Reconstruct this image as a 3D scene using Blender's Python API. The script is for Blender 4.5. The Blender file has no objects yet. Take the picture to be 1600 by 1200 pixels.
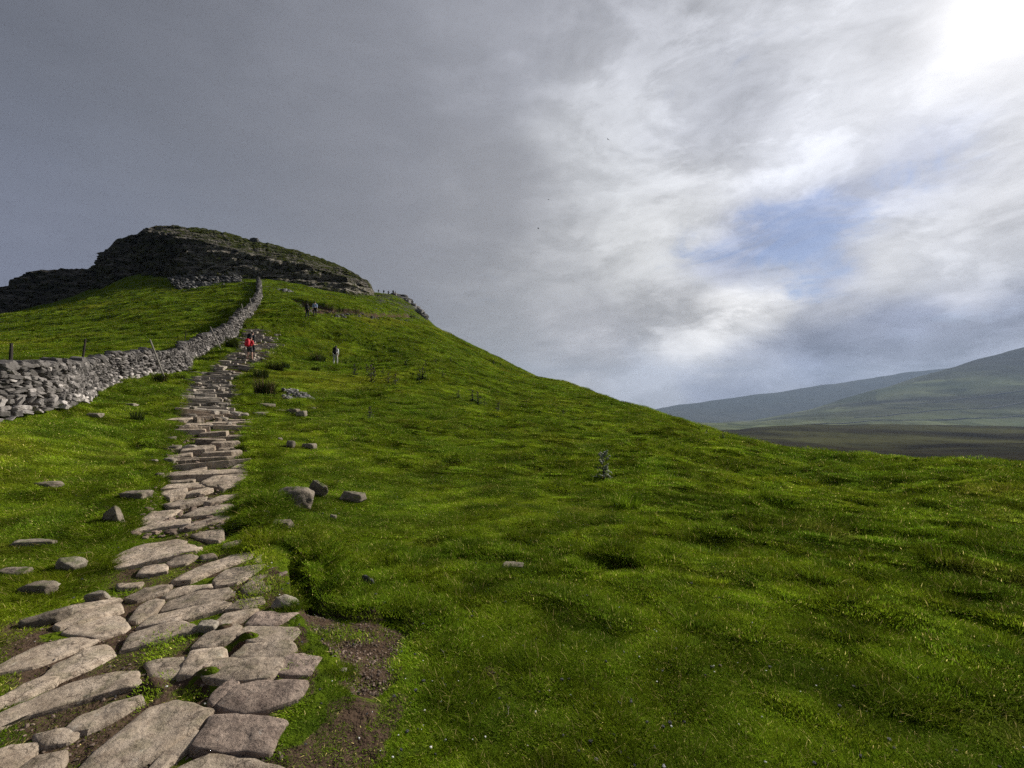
import bpy, bmesh, math, random
import numpy as np
from mathutils import Vector, Matrix, Euler
random.seed(7)
RNG = np.random.default_rng(11)
R = math.radians
scene = bpy.context.scene
COL = scene.collection
F, UC, VH, EYE = 680.0, 800.0, 620.0, 1.6

# ------------------------------------------------------------------ helpers
def tag(o, label=None, cat=None, group=None, kind=None):
    if label: o['label'] = label
    if cat: o['category'] = cat
    if group: o['group'] = group
    if kind: o['kind'] = kind
    return o

def empty(name, loc=(0, 0, 0), rz=0.0, parent=None):
    o = bpy.data.objects.new(name, None)
    COL.objects.link(o)
    o.location = loc
    o.rotation_euler = (0, 0, rz)
    o.empty_display_size = 0.2
    o.parent = parent
    return o

def mesh_obj(name, verts, faces, mat=None, parent=None, smooth=False, link=True, loc=None):
    me = bpy.data.meshes.new(name)
    me.from_pydata([tuple(v) for v in verts], [], [tuple(f) for f in faces])
    me.validate(clean_customdata=False)
    if smooth:
        me.polygons.foreach_set('use_smooth', [True] * len(me.polygons))
    if mat: me.materials.append(mat)
    me.update()
    o = bpy.data.objects.new(name, me)
    if link: COL.objects.link(o)
    o.parent = parent
    if loc is not None: o.location = loc
    return o

def np_mesh(name, co, quads, mat=None, parent=None, smooth=True, attrs=None):
    """fast mesh from numpy arrays (all faces the same size)"""
    k = quads.shape[1]
    me = bpy.data.meshes.new(name)
    me.vertices.add(len(co))
    me.vertices.foreach_set('co', np.ascontiguousarray(co, dtype=np.float32).ravel())
    me.loops.add(quads.size)
    me.loops.foreach_set('vertex_index', np.ascontiguousarray(quads, dtype=np.int32).ravel())
    me.polygons.add(len(quads))
    me.polygons.foreach_set('loop_start', np.arange(0, quads.size, k, dtype=np.int32))
    me.polygons.foreach_set('loop_total', np.full(len(quads), k, dtype=np.int32))
    me.polygons.foreach_set('use_smooth', np.full(len(quads), smooth))
    me.update(calc_edges=True)
    for an, av in (attrs or {}).items():
        a = me.attributes.new(an, 'FLOAT', 'POINT')
        a.data.foreach_set('value', np.ascontiguousarray(av, dtype=np.float32).ravel())
    if mat: me.materials.append(mat)
    o = bpy.data.objects.new(name, me)
    COL.objects.link(o)
    o.parent = parent
    return o

def grid_quads(nr, nc, wrap=False):
    i = np.arange(nr - 1)[:, None]
    j = np.arange(nc if wrap else nc - 1)[None, :]
    j2 = (j + 1) % nc
    a = i * nc + j; b = i * nc + j2; c = (i + 1) * nc + j2; d = (i + 1) * nc + j
    return np.stack([a, b, c, d], -1).reshape(-1, 4)

# numpy gradient noise
def _h(ix, iy, seed):
    n = (ix.astype(np.int64) * 374761393 + iy.astype(np.int64) * 668265263 + seed * 974634777) & 0xffffffff
    n = ((n ^ (n >> 13)) * 1274126177) & 0xffffffff
    return (n ^ (n >> 16)) & 0xffffffff

def cell(x, y, seed=0):
    return _h(np.floor(x), np.floor(y), seed) / 4294967295.0

def noise(x, y, seed=0):
    x = np.asarray(x, float); y = np.asarray(y, float)
    xi = np.floor(x); yi = np.floor(y)
    fx = x - xi; fy = y - yi
    u = fx * fx * fx * (fx * (fx * 6 - 15) + 10)
    v = fy * fy * fy * (fy * (fy * 6 - 15) + 10)
    def g(ix, iy, dx, dy):
        a = _h(ix, iy, seed) / 4294967295.0 * 6.2831853
        return np.cos(a) * dx + np.sin(a) * dy
    n00 = g(xi, yi, fx, fy); n10 = g(xi + 1, yi, fx - 1, fy)
    n01 = g(xi, yi + 1, fx, fy - 1); n11 = g(xi + 1, yi + 1, fx - 1, fy - 1)
    return (n00 * (1 - u) + n10 * u) * (1 - v) + (n01 * (1 - u) + n11 * u) * v

def fbm(x, y, seed=0, octv=4, gain=0.5, lac=2.03):
    s = 0; a = 1.0
    for k in range(octv):
        s = s + a * noise(x, y, seed + k * 17)
        x = x * lac + 3.7; y = y * lac - 1.9; a *= gain
    return s

def sstep(a, b, x):
    if a > b: return 1 - sstep(b, a, x)
    t = np.clip((x - a) / (b - a), 0, 1)
    return t * t * (3 - 2 * t)

# ------------------------------------------------------------------ terrain
# surveyed points: (azimuth column, elevation row, distance forward)
CP = """0 1200 1.9;0 1000 2.95;0 900 4.2;0 800 6.2;0 700 8.2;0 646 11.3;0 590 18;0 574 23;0 545 35;0 518 60;0 494 105;0 492 150;
100 480 120;100 622 14.8;100 700 9.6;130 605 19;60 635 12.4;
200 1200 1.9;200 1000 3;200 900 4.4;200 800 6.6;200 700 11;200 640 15.5;200 592 22;200 550 30;200 520 45;200 478 75;200 434 125;200 430 170;
285 577 27;325 545 33;367 508 45;395 486 56;405 462 80;404 438 108;300 640 16.5;300 452 100;
400 1200 1.88;400 1000 2.9;400 900 4.1;400 800 6.3;400 700 11.5;400 650 17.5;400 600 25;400 561 32;400 515 42;400 438 115;400 437 160;
480 490 53;480 462 90;
525 1200 1.9;525 1000 2.9;525 900 4.2;525 800 7;525 700 12.5;525 620 24;525 572 38;525 500 55;525 470 80;525 458 115;525 458 160;
590 463 125;590 463 150;590 475 170;590 560 240;
617 464 148;620 480 190;645 477 137;645 500 180;
660 495 125;660 505 95;660 540 50;660 600 30;660 700 14;660 800 7.5;660 1000 3;660 545 180;660 620 300;
730 538 100;730 575 150;
800 571 80;800 584 60;800 620 32;800 700 14.5;800 800 7.6;800 1000 3.05;800 1200 1.95;800 625 125;800 760 330;
900 604 60;900 660 100;
943 745 11;943 622 52;943 650 26;943 700 15;943 800 7.7;943 690 90;943 790 200;
1030 650 40;1100 672 30;1100 700 16;1100 800 7.7;1100 1000 3.05;1100 725 52;1100 900 130;
1200 702 23;1300 712 18.5;1300 740 13;1300 800 8;1300 900 4.7;1300 1200 2.0;1300 800 33;1300 980 90;
1450 722 16;1600 731 14;1600 760 10;1600 850 6;1600 1000 3.3;1600 1200 2.05;1600 810 27;1600 990 90;560 540 500;600 600 580;645 620 400;660 760 600;700 760 450;760 800 600;620 560 300"""
_pts = []
for t in CP.replace('\n', '').split(';'):
    if t.strip():
        u, v, Y = map(float, t.split())
        X = Y * (u - UC) / F
        r = math.hypot(X, Y); th = math.atan2(X, Y)
        z = EYE + Y * (VH - v) / F
        _pts.append((th, math.log(r), z / r))
        if u == 0:
            _pts.append((th - 0.45, math.log(r), z / r))
        if u == 1600:
            _pts.append((th + 0.45, math.log(r), z / r))
for th in (-1.3, -.8, -.4, 0, .4, .8, 1.3):
    _pts.append((th, math.log(0.9), 0.0))
for th in (-.8, -.4, -.2):
    _pts.append((th, math.log(420), 0.15))
for th, s in ((0, -.05), (.3, -.28), (.6, -.28), (.9, -.28), (1.3, -.28)):
    _pts.append((th, math.log(420), s))
P = np.array(_pts); P[:, 0] *= 2.0

def _k(d2): return 0.5 * d2 * np.log(d2 + 1e-12)
_n = len(P)
_d2 = ((P[:, None, :2] - P[None, :, :2]) ** 2).sum(-1)
_A = np.zeros((_n + 3, _n + 3))
_A[:_n, :_n] = _k(_d2) + np.eye(_n) * 2e-4
_A[:_n, _n] = 1; _A[:_n, _n + 1:] = P[:, :2]; _A[_n:, :_n] = _A[:_n, _n:].T
_w = np.linalg.solve(_A, np.concatenate([P[:, 2], np.zeros(3)]))
GT = np.linspace(-1.35, 1.35, 271); GL = np.linspace(math.log(0.7), math.log(620), 331)
_gt, _gl = np.meshgrid(GT, GL, indexing='ij')
_q = np.stack([_gt.ravel() * 2, _gl.ravel()], -1)
_S = np.empty(len(_q))
for i in range(0, len(_q), 20000):
    q = _q[i:i + 20000]
    d2 = ((q[:, None, :] - P[None, :, :2]) ** 2).sum(-1)
    _S[i:i + 20000] = _k(d2) @ _w[:_n] + _w[_n] + q @ _w[_n + 1:]
SG = _S.reshape(_gt.shape)

def Sval(th, lr):
    back = np.clip((np.abs(th) - 1.35) / (math.pi - 1.35), 0, 1)
    def ev(t):
        a = np.clip((t + 1.35) / 2.7 * 270, 0, 269.999); b = np.clip((lr - GL[0]) / (GL[-1] - GL[0]) * 330, 0, 329.999)
        i = a.astype(int); j = b.astype(int); fa = a - i; fb = b - j
        return (SG[i, j] * (1 - fa) + SG[i + 1, j] * fa) * (1 - fb) + (SG[i, j + 1] * (1 - fa) + SG[i + 1, j + 1] * fa) * fb
    s = ev(np.clip(th, -1.35, 1.35))
    so = ev(np.clip(-th, -1.35, 1.35))
    return s * (1 - back * .5) + so * back * .5

def Hb(x, y):
    x = np.asarray(x, float); y = np.asarray(y, float)
    r = np.maximum(np.hypot(x, y), 1e-3)
    return r * Sval(np.arctan2(x, y), np.log(np.maximum(r, .7)))

def G(u, v, lift=0.0):
    """where the line of sight in that direction first meets the smooth ground"""
    tx = (u - UC) / F; tv = (VH - v) / F
    Y = np.exp(np.linspace(math.log(1.0), math.log(260), 1400))
    z = Hb(Y * tx, Y) + lift
    t = (z - EYE) / Y
    k = np.argmax(t >= tv)
    if not (t >= tv).any():
        m = Y < 200
        k = int(np.argmax(np.where(m, t, -9)))
    elif k > 0:
        f = (tv - t[k - 1]) / (t[k] - t[k - 1] + 1e-12)
        yy = Y[k - 1] + f * (Y[k] - Y[k - 1])
        return np.array([yy * tx, yy, EYE + yy * tv - lift])
    yy = Y[k]
    return np.array([yy * tx, yy, z[k] - lift])

def poly_sd(x, y, poly):
    """signed distance, + inside"""
    x = np.asarray(x, float); y = np.asarray(y, float)
    out = np.full(x.shape, -9.0)
    mn = poly.min(0) - .6; mx = poly.max(0) + .6
    m = (x > mn[0]) & (x < mx[0]) & (y > mn[1]) & (y < mx[1])
    px = x[m]; py = y[m]
    if px.size == 0: return out
    d = np.full(px.shape, 1e9); ins = np.zeros(px.shape, bool)
    n = len(poly)
    for i in range(n):
        ax, ay = poly[i]; bx, by = poly[(i + 1) % n]
        ex, ey = bx - ax, by - ay
        t = np.clip(((px - ax) * ex + (py - ay) * ey) / (ex * ex + ey * ey + 1e-12), 0, 1)
        d = np.minimum(d, (px - ax - t * ex) ** 2 + (py - ay - t * ey) ** 2)
        c = ((ay > py) != (by > py)) & (px < (bx - ax) * (py - ay) / (by - ay + 1e-12) + ax)
        ins ^= c
    d = np.sqrt(d)
    out[m] = np.where(ins, d, -d)
    return out

PL = [(-70, 1260), (-70, 1015), (60, 962), (120, 915), (160, 890), (185, 850), (200, 820), (235, 790), (250, 750), (262, 720), (268, 700), (275, 680), (272, 660), (277, 640), (285, 620), (292, 605), (300, 590), (328, 575), (348, 561), (370, 545), (380, 530), (384, 517)]
PR = [(460, 1260), (462, 1150), (495, 1100), (505, 1050), (490, 1000), (468, 960), (445, 880), (385, 850), (378, 800), (385, 760), (390, 720), (388, 700), (385, 680), (388, 660), (376, 640), (372, 620), (372, 605), (375, 590), (395, 575), (425, 561), (432, 545), (430, 530), (424, 517)]
PLw = np.array([G(*p)[:2] for p in PL]); PRw = np.array([G(*p)[:2] for p in PR])
PATH = np.concatenate([PLw, PRw[::-1]])
def wp(s):
    a = list(map(float, s.replace(',', ' ').split()))
    return np.array([G(a[i], a[i + 1])[:2] for i in range(0, len(a), 2)])
SOIL = wp("452,852 470,858 480,895 500,925 530,948 580,958 625,955 652,985 640,1025 625,1060 580,1092 545,1085 528,1060 520,1020 495,990 468,958 452,905")
SOIL2 = wp("380,1230 415,1170 470,1150 520,1110 535,1085 600,1085 635,1060 650,1100 625,1150 600,1200 570,1290 380,1290")
SOIL3 = wp("765,1045 785,1048 792,1090 780,1100 765,1085")
SOIL4 = wp("-40,985 30,960 90,975 60,1010 -40,1060")
DIRT = wp("455,468 480,470 520,478 560,484 600,488 640,490 655,500 600,498 560,494 520,490 490,492 470,480")
HOLES = [(372, 1008, 16, 8), (330, 1000, 14, 10), (300, 1075, 22, 14), (215, 1085, 16, 10), (968, 887, 26, 8), (1000, 886, 12, 6), (1048, 884, 22, 6), (1080, 893, 18, 5), (712, 727, 12, 5), (1160, 767, 14, 4), (365, 828, 22, 12), (1340, 965, 16, 4),
         (400, 803, 24, 8), (205, 700, 10, 4), (1120, 868, 14, 4), (680, 657, 12, 3), (670, 675, 10, 3), (880, 770, 16, 4), (1240, 800, 22, 5), (1330, 930, 18, 4), (1090, 960, 16, 4)]
HW = []
for (u, v, du, dv) in HOLES:
    c = G(u, v); e = G(u + du, v); g = G(u, v + dv); g2 = G(u, v - dv)
    HW.append((c[0], c[1], abs(e[0] - c[0]), max(.06, abs(g2[1] - g[1]) / 2)))

def detail(x, y, fine=True):
    r = np.hypot(x, y); th = np.arctan2(x, y)
    sdp = poly_sd(x, y, PATH)
    off = sstep(-0.02, .35, -sdp)          # 0 on the path
    tus = sstep(-.25, .35, fbm(x / 7.0, y / 7.0, 3, 2) + (th - .1) * .9 + (r - 9) * .02)   # tussocky ground to the right
    d = 0
    d = d + .045 * fbm(x / .5, y / .5, 21, 3) * sstep(1.0, 5, r) * (.5 + 1.1 * tus)
    bil = .2 - np.abs(fbm(x / .8 + .3 * noise(x, y, 9), y / .65, 31, 3))
    d = d + bil * (.05 + .10 * sstep(8, 16, r) + .34 * tus) * sstep(2.5, 9, r) * (1 - .3 * sstep(60, 140, r))
    bil2 = .16 - np.abs(fbm(x / 2.3, y / 1.9, 41, 3))
    d = d + bil2 * .5 * sstep(6, 20, r) * (.5 + .5 * tus)
    d = d + .5 * fbm(x / 9, y / 6, 51, 3) * sstep(20, 60, r)
    # sheep terracettes along the left field
    lf = sstep(.2, .5, -th) * sstep(16, 26, r)
    zz = Hb(x, y)
    d = d + lf * .16 * np.abs(np.sin(zz * 4.2 + 3.2 * fbm(x / 6, y / 5, 61, 3)))
    if fine:
        d = d + .011 * fbm(x / .12, y / .12, 71, 3) * (1 - sstep(10, 20, r)) + .018 * fbm(x / .3, y / .27, 73, 2) * (1 - sstep(14, 30, r))
    d = d * (off * .93 + .07)
    if (r > 40).any():
        sdd = poly_sd(x + .4 * noise(x / 2, y / 2, 2), y + .4 * noise(x / 2, y / 2, 4), DIRT)
        d = d - .9 * sstep(-.2, .5, sdd)
    # the worn hollow of the path, deepest further up
    dep = .022 + .06 * sstep(6, 10, r)
    d = d - dep * sstep(-.03, .16, sdp) * (1 - .6 * sstep(30, 45, r))
    d = d + .12 * np.exp(-((sdp + .3) / .22) ** 2) * sstep(5, 8, r) * (1 - sstep(40, 60, r)) * (.5 + noise(x / .9, y / .9, 5))
    sds = poly_sd(x + .08 * noise(x / .25, y / .25, 8), y + .08 * noise(x / .2, y / .2, 12), SOIL)
    side = sstep(-.35, .25, (y - 3.35) + .25 * (x + .5))        # scarp on the uphill side only
    d = d - .32 * sstep(-.02, .04, sds) * side + .05 * np.exp(-((sds + .16) / .13) ** 2) * side
    d = d - .03 * sstep(-.02, .05, sds) * (1 - side)
    for (cx, cy, a, b) in HW:
        q = ((x - cx) / a) ** 2 + ((y - cy) / b) ** 2
        near = q < 9
        if near.any():
            dy = (y - cy) / b
            k = -1.0 * np.exp(-q * 1.2) + .55 * np.exp(-(((x - cx) / a / 1.2) ** 2 + (dy - 1.4) ** 2) * 1.2)
            d = d + np.where(near, k, 0) * min(.26, .45 * b + .09)
    return d

def H(x, y):
    x = np.atleast_1d(np.asarray(x, float)); y = np.atleast_1d(np.asarray(y, float))
    return Hb(x, y) + detail(x, y)
def Hs(x, y): return float(H(x, y)[0])
def ground(u, v):
    """a point standing on the real ground in that direction"""
    p = G(u, v)
    return Vector((p[0], p[1], Hs(p[0], p[1])))

# ------------------------------------------------------------------ materials
def new_mat(name):
    m = bpy.data.materials.new(name); m.use_nodes = True
    nt = m.node_tree; nt.nodes.clear()
    out = nt.nodes.new('ShaderNodeOutputMaterial')
    b = nt.nodes.new('ShaderNodeBsdfPrincipled')
    b.inputs['Specular IOR Level'].default_value = 0.25
    nt.links.new(b.outputs[0], out.inputs[0])
    return m, nt, b, out

def N(nt, typ, **kw):
    n = nt.nodes.new(typ)
    for k, v in kw.items():
        if k == 'ins':
            for a, bb in v.items():
                if isinstance(bb, bpy.types.NodeSocket): nt.links.new(bb, n.inputs[a])
                else: n.inputs[a].default_value = bb
        else: setattr(n, k, v)
    return n

def nz(nt, vec, scale, detail=4, rough=.55, dist=0.0):
    return N(nt, 'ShaderNodeTexNoise', ins={'Vector': vec, 'Scale': scale, 'Detail': detail, 'Roughness': rough, 'Distortion': dist}).outputs['Fac']

def mr(nt, v, a, b, c=0.0, d=1.0):
    return N(nt, 'ShaderNodeMapRange', ins={'Value': v, 'From Min': a, 'From Max': b, 'To Min': c, 'To Max': d}).outputs[0]

def mixc(nt, fac, a, b, mode='MIX'):
    n = N(nt, 'ShaderNodeMix', data_type='RGBA', blend_type=mode)
    for s, v in ((n.inputs[0], fac), (n.inputs[6], a), (n.inputs[7], b)):
        if isinstance(v, bpy.types.NodeSocket): nt.links.new(v, s)
        else: s.default_value = v if not isinstance(v, tuple) else (*v, 1.0)[:4]
    return n.outputs[2]

def grass_color(nt, pos, dark=1.0):
    k = dark
    c = mixc(nt, mr(nt, nz(nt, pos, .22, 5), .35, .65), (.067 * k, .104 * k, .006 * k), (.124 * k, .163 * k, .009 * k))
    c = mixc(nt, mr(nt, nz(nt, pos, .38, 5, .6), .46, .62, 0, .6), c, (.034 * k, .060 * k, .006 * k))
    c = mixc(nt, mr(nt, nz(nt, pos, 1.7, 4), .42, .66), c, (.040 * k, .064 * k, .005 * k))
    c = mixc(nt, mr(nt, nz(nt, pos, .09, 4, .6), .56, .74, 0, .75), c, (.165 * k, .165 * k, .014 * k))
    c = mixc(nt, mr(nt, nz(nt, pos, .7, 3, .6), .60, .78, 0, .5), c, (.135 * k, .120 * k, .025 * k))
    return c

def mat_hill():
    m, nt, b, out = new_mat('hill_turf')
    pos = N(nt, 'ShaderNodeNewGeometry').outputs['Position']
    g = grass_color(nt, pos, 1.25)
    fine = nz(nt, pos, 9, 6, .7)
    g = mixc(nt, mr(nt, fine, .35, .7), g, (.035, .055, .008))
    soil = mixc(nt, nz(nt, pos, 7, 6, .7), (.032, .021, .014), (.125, .082, .056))
    st = N(nt, 'ShaderNodeTexVoronoi', ins={'Vector': pos, 'Scale': 45.0})
    soil = mixc(nt, mr(nt, st.outputs['Distance'], .0, .33, .7, 0), soil, (.13, .10, .08))
    soil = mixc(nt, .55, soil, (.075, .052, .037))
    at = N(nt, 'ShaderNodeAttribute', attribute_name='soil').outputs['Fac']
    sf = N(nt, 'ShaderNodeMath', operation='ADD', ins={0: at, 1: mr(nt, nz(nt, pos, 3.5, 5, .65), .3, .7, -.35, .35)}).outputs[0]
    rockat = N(nt, 'ShaderNodeAttribute', attribute_name='rock').outputs['Fac']
    c = mixc(nt, mr(nt, sf, .42, .62), g, soil)
    rk = mixc(nt, nz(nt, pos, .9, 6, .7), (.025, .024, .022), (.13, .125, .11))
    rf = N(nt, 'ShaderNodeMath', operation='ADD', ins={0: rockat, 1: mr(nt, nz(nt, pos, .45, 6, .7), .3, .7, -.5, .5)}).outputs[0]
    c = mixc(nt, mr(nt, rf, .5, .62), c, rk)
    nt.links.new(c, b.inputs['Base Color'])
    b.inputs['Roughness'].default_value = .95; b.inputs['Specular IOR Level'].default_value = 0.0
    hsum = N(nt, 'ShaderNodeMath', operation='ADD', ins={0: nz(nt, pos, 16, 5, .7), 1: mr(nt, nz(nt, pos, 2.6, 5, .62), 0, 1, 0, 4.0)}).outputs[0]
    bm = N(nt, 'ShaderNodeBump', ins={'Strength': .9, 'Distance': .05, 'Height': hsum})
    nt.links.new(bm.outputs[0], b.inputs['Normal'])
    return m

def mat_blade(name, dark=1.0, tint=None, trans=.45):
    m, nt, b, out = new_mat(name)
    pos = N(nt, 'ShaderNodeNewGeometry').outputs['Position']
    c = grass_color(nt, pos, dark)
    rnd = N(nt, 'ShaderNodeObjectInfo').outputs['Random']
    if tint: c = mixc(nt, .7, c, tint)
    isl = N(nt, 'ShaderNodeNewGeometry').outputs['Random Per Island']
    c = mixc(nt, mr(nt, isl, .945, .965, 0, .7), c, (.30 * dark, .25 * dark, .10 * dark))
    c = mixc(nt, 1.0, c, N(nt, 'ShaderNodeCombineColor', ins={0: mr(nt, isl, 0, 1, .5, 1.5), 1: mr(nt, isl, 0, 1, .55, 1.4), 2: mr(nt, isl, 0, 1, .5, 1.4)}).outputs[0], 'MULTIPLY')
    hsv = N(nt, 'ShaderNodeHueSaturation', ins={'Color': c, 'Hue': mr(nt, rnd, 0, 1, .485, .515), 'Value': mr(nt, rnd, 0, 1, .6, 1.45), 'Saturation': 1.0})
    nt.links.new(hsv.outputs[0], b.inputs['Base Color'])
    b.inputs['Roughness'].default_value = .9; b.inputs['Specular IOR Level'].default_value = 0.0
    tr = N(nt, 'ShaderNodeBsdfTranslucent', ins={'Color': hsv.outputs[0]})
    mx = N(nt, 'ShaderNodeMixShader', ins={0: trans})
    nt.links.new(b.outputs[0], mx.inputs[1]); nt.links.new(tr.outputs[0], mx.inputs[2]); nt.links.new(mx.outputs[0], out.inputs[0])
    return m

def mat_rock(name, c1, c2, c3, scale=3.0, bump=.02, spot=None, moss=0.0, tint=False, rough=.85, mud=False):
    m, nt, b, out = new_mat(name)
    pos = N(nt, 'ShaderNodeNewGeometry').outputs['Position']
    nrm = N(nt, 'ShaderNodeNewGeometry').outputs['Normal']
    a = nz(nt, pos, scale, 7, .68, .3)
    c = mixc(nt, mr(nt, a, .36, .64), c1, c2)
    c = mixc(nt, mr(nt, nz(nt, pos, scale * 4.3, 6, .7), .5, .72), c, c3)
    c = mixc(nt, mr(nt, nz(nt, pos, scale * 22, 4, .8), .52, .7, 0, .55), c, c3)
    if mud:
        c = mixc(nt, mr(nt, nz(nt, pos, 1.9, 6, .7, .6), .5, .66, 0, .75), c, (.13, .095, .065))
        wv = N(nt, 'ShaderNodeTexVoronoi', feature='DISTANCE_TO_EDGE', ins={'Vector': N(nt, 'ShaderNodeVectorMath', operation='ADD', ins={0: pos, 1: N(nt, 'ShaderNodeTexNoise', ins={'Vector': pos, 'Scale': 3.0, 'Detail': 4.0}).outputs['Color']}).outputs[0], 'Scale': 1.7})
        c = mixc(nt, mr(nt, wv.outputs[0], .0, .012, .8, 0), c, (.06, .045, .03))
    if spot:
        c = mixc(nt, mr(nt, nz(nt, pos, scale * 2.1, 5, .75), .62, .68, 0, .8), c, spot)
    if tint:
        at = N(nt, 'ShaderNodeAttribute', attribute_name='tint').outputs['Fac']
        c = mixc(nt, 1.0, c, N(nt, 'ShaderNodeCombineColor', ins={0: at, 1: at, 2: at}).outputs[0], 'MULTIPLY')
    if moss:
        sx = N(nt, 'ShaderNodeSeparateXYZ', ins={0: nrm}).outputs[2]
        mf = N(nt, 'ShaderNodeMath', operation='MULTIPLY', ins={0: mr(nt, sx, .2, .9), 1: mr(nt, nz(nt, pos, scale * 1.3, 5, .6), .5, .6, 0, moss)}).outputs[0]
        c = mixc(nt, mf, c, (.06, .075, .015))
    nt.links.new(c, b.inputs['Base Color'])
    b.inputs['Roughness'].default_value = rough
    hh = N(nt, 'ShaderNodeMath', operation='ADD', ins={0: nz(nt, pos, scale * 3, 8, .72), 1: mr(nt, nz(nt, pos, scale * .8, 3), 0, 1, 0, 2)}).outputs[0]
    bm = N(nt, 'ShaderNodeBump', ins={'Strength': .85, 'Distance': bump, 'Height': hh})
    nt.links.new(bm.outputs[0], b.inputs['Normal'])
    return m

def mat_plain(name, col, rough=.8, var=.25, scale=12.0, spec=.2):
    m, nt, b, out = new_mat(name)
    pos = N(nt, 'ShaderNodeTexCoord').outputs['Object']
    c = mixc(nt, nz(nt, pos, scale, 5, .6), tuple(x * (1 - var) for x in col), tuple(min(1, x * (1 + var)) for x in col))
    nt.links.new(c, b.inputs['Base Color'])
    b.inputs['Roughness'].default_value = rough
    b.inputs['Specular IOR Level'].default_value = spec
    return m

M = {}
M['hill'] = mat_hill()
M['blade'] = mat_blade('grass_blades', 2.45, trans=.36)
M['tussock'] = mat_blade('tussock_blades', 1.5, trans=.35)
M['rush'] = mat_blade('rush_blades', .5, (.045, .06, .02), .25)
M['flag'] = mat_rock('flagstone', (.34, .27, .20), (.50, .41, .32), (.18, .13, .095), 5.5, .04, (.50, .44, .36), .25, mud=True, tint=True)
M['flag_grey'] = mat_rock('flagstone_rough', (.25, .185, .15), (.46, .36, .29), (.08, .06, .045), 9, .07, (.48, .42, .36), tint=True)
M['flag_far'] = mat_rock('flagstone_upper', (.29, .25, .20), (.46, .40, .34), (.14, .12, .09), 4.5, .03, (.40, .37, .33), .35, tint=True)
M['gravel'] = mat_rock('gravel_grit', (.12, .085, .062), (.24, .18, .14), (.06, .045, .035), 30, .005, None, 0, tint=True)
M['rock'] = mat_rock('boulder_stone', (.13, .105, .08), (.24, .20, .155), (.06, .05, .04), 4.0, .03, (.40, .37, .32), 1.0)
M['pale'] = mat_rock('pale_stone', (.20, .17, .13), (.33, .29, .235), (.11, .09, .07), 5.0, .03, (.46, .43, .37), .7)
M['darkrock'] = mat_rock('dark_stone', (.03, .03, .032), (.10, .10, .10), (.02, .02, .02), 9.0, .03, (.45, .45, .46))
M['wall'] = mat_rock('drystone', (.20, .18, .165), (.36, .33, .31), (.10, .09, .085), 3.2, .03, (.50, .48, .46), .15, tint=True)
M['wallcore'] = mat_plain('wall_core', (.03, .028, .025))
M['scree'] = mat_rock('scree_stone', (.13, .125, .12), (.26, .25, .235), (.07, .065, .06), 1.2, .05, None, 0, tint=True)
M['wood'] = mat_plain('weathered_wood', (.22, .20, .17), .9, .4, 30)
M['wood_dark'] = mat_plain('dark_wood', (.05, .042, .035), .9, .4, 30)  # darker wood tone for the posts behind the wall
M['skin'] = mat_plain('skin', (.50, .30, .22), .6, .08)
M['hair'] = mat_plain('dark_hair', (.03, .022, .018), .7)
M['red'] = mat_plain('red_nylon', (.50, .015, .03), .6, .2)
M['black'] = mat_plain('black_cloth', (.015, .015, .018), .8, .2)
M['navy'] = mat_plain('navy_cloth', (.03, .035, .07), .8, .2)
M['grey'] = mat_plain('dark_grey_cloth', (.05, .05, .055), .8, .2)
M['white'] = mat_plain('white_cloth', (.62, .63, .62), .8, .08)
M['beige'] = mat_plain('pale_trousers', (.50, .49, .44), .8, .1)
M['lblue'] = mat_plain('light_blue_cloth', (.30, .38, .55), .8, .1)
M['brown'] = mat_plain('brown_leather', (.09, .055, .03), .7, .2)
M['bird'] = mat_plain('dark_feathers', (.02, .02, .022), .8, .2)
M['eye'] = mat_plain('eye_dark', (.02, .015, .01), .3, .1)
M['leaf'] = mat_plain('thistle_leaf', (.030, .045, .016), .7, .35, 25)
M['stem'] = mat_plain('thistle_stem', (.07, .08, .04), .8, .3, 25)
M['drystem'] = mat_plain('dry_stem', (.12, .07, .04), .8, .3, 25)
M['down'] = mat_plain('thistle_down', (.24, .25, .19), .9, .35, 40)
M['burr'] = mat_plain('thistle_head', (.09, .07, .06), .8, .35, 40)
M['speck'] = mat_plain('white_specks', (.62, .62, .58), .8, .2)

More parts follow.
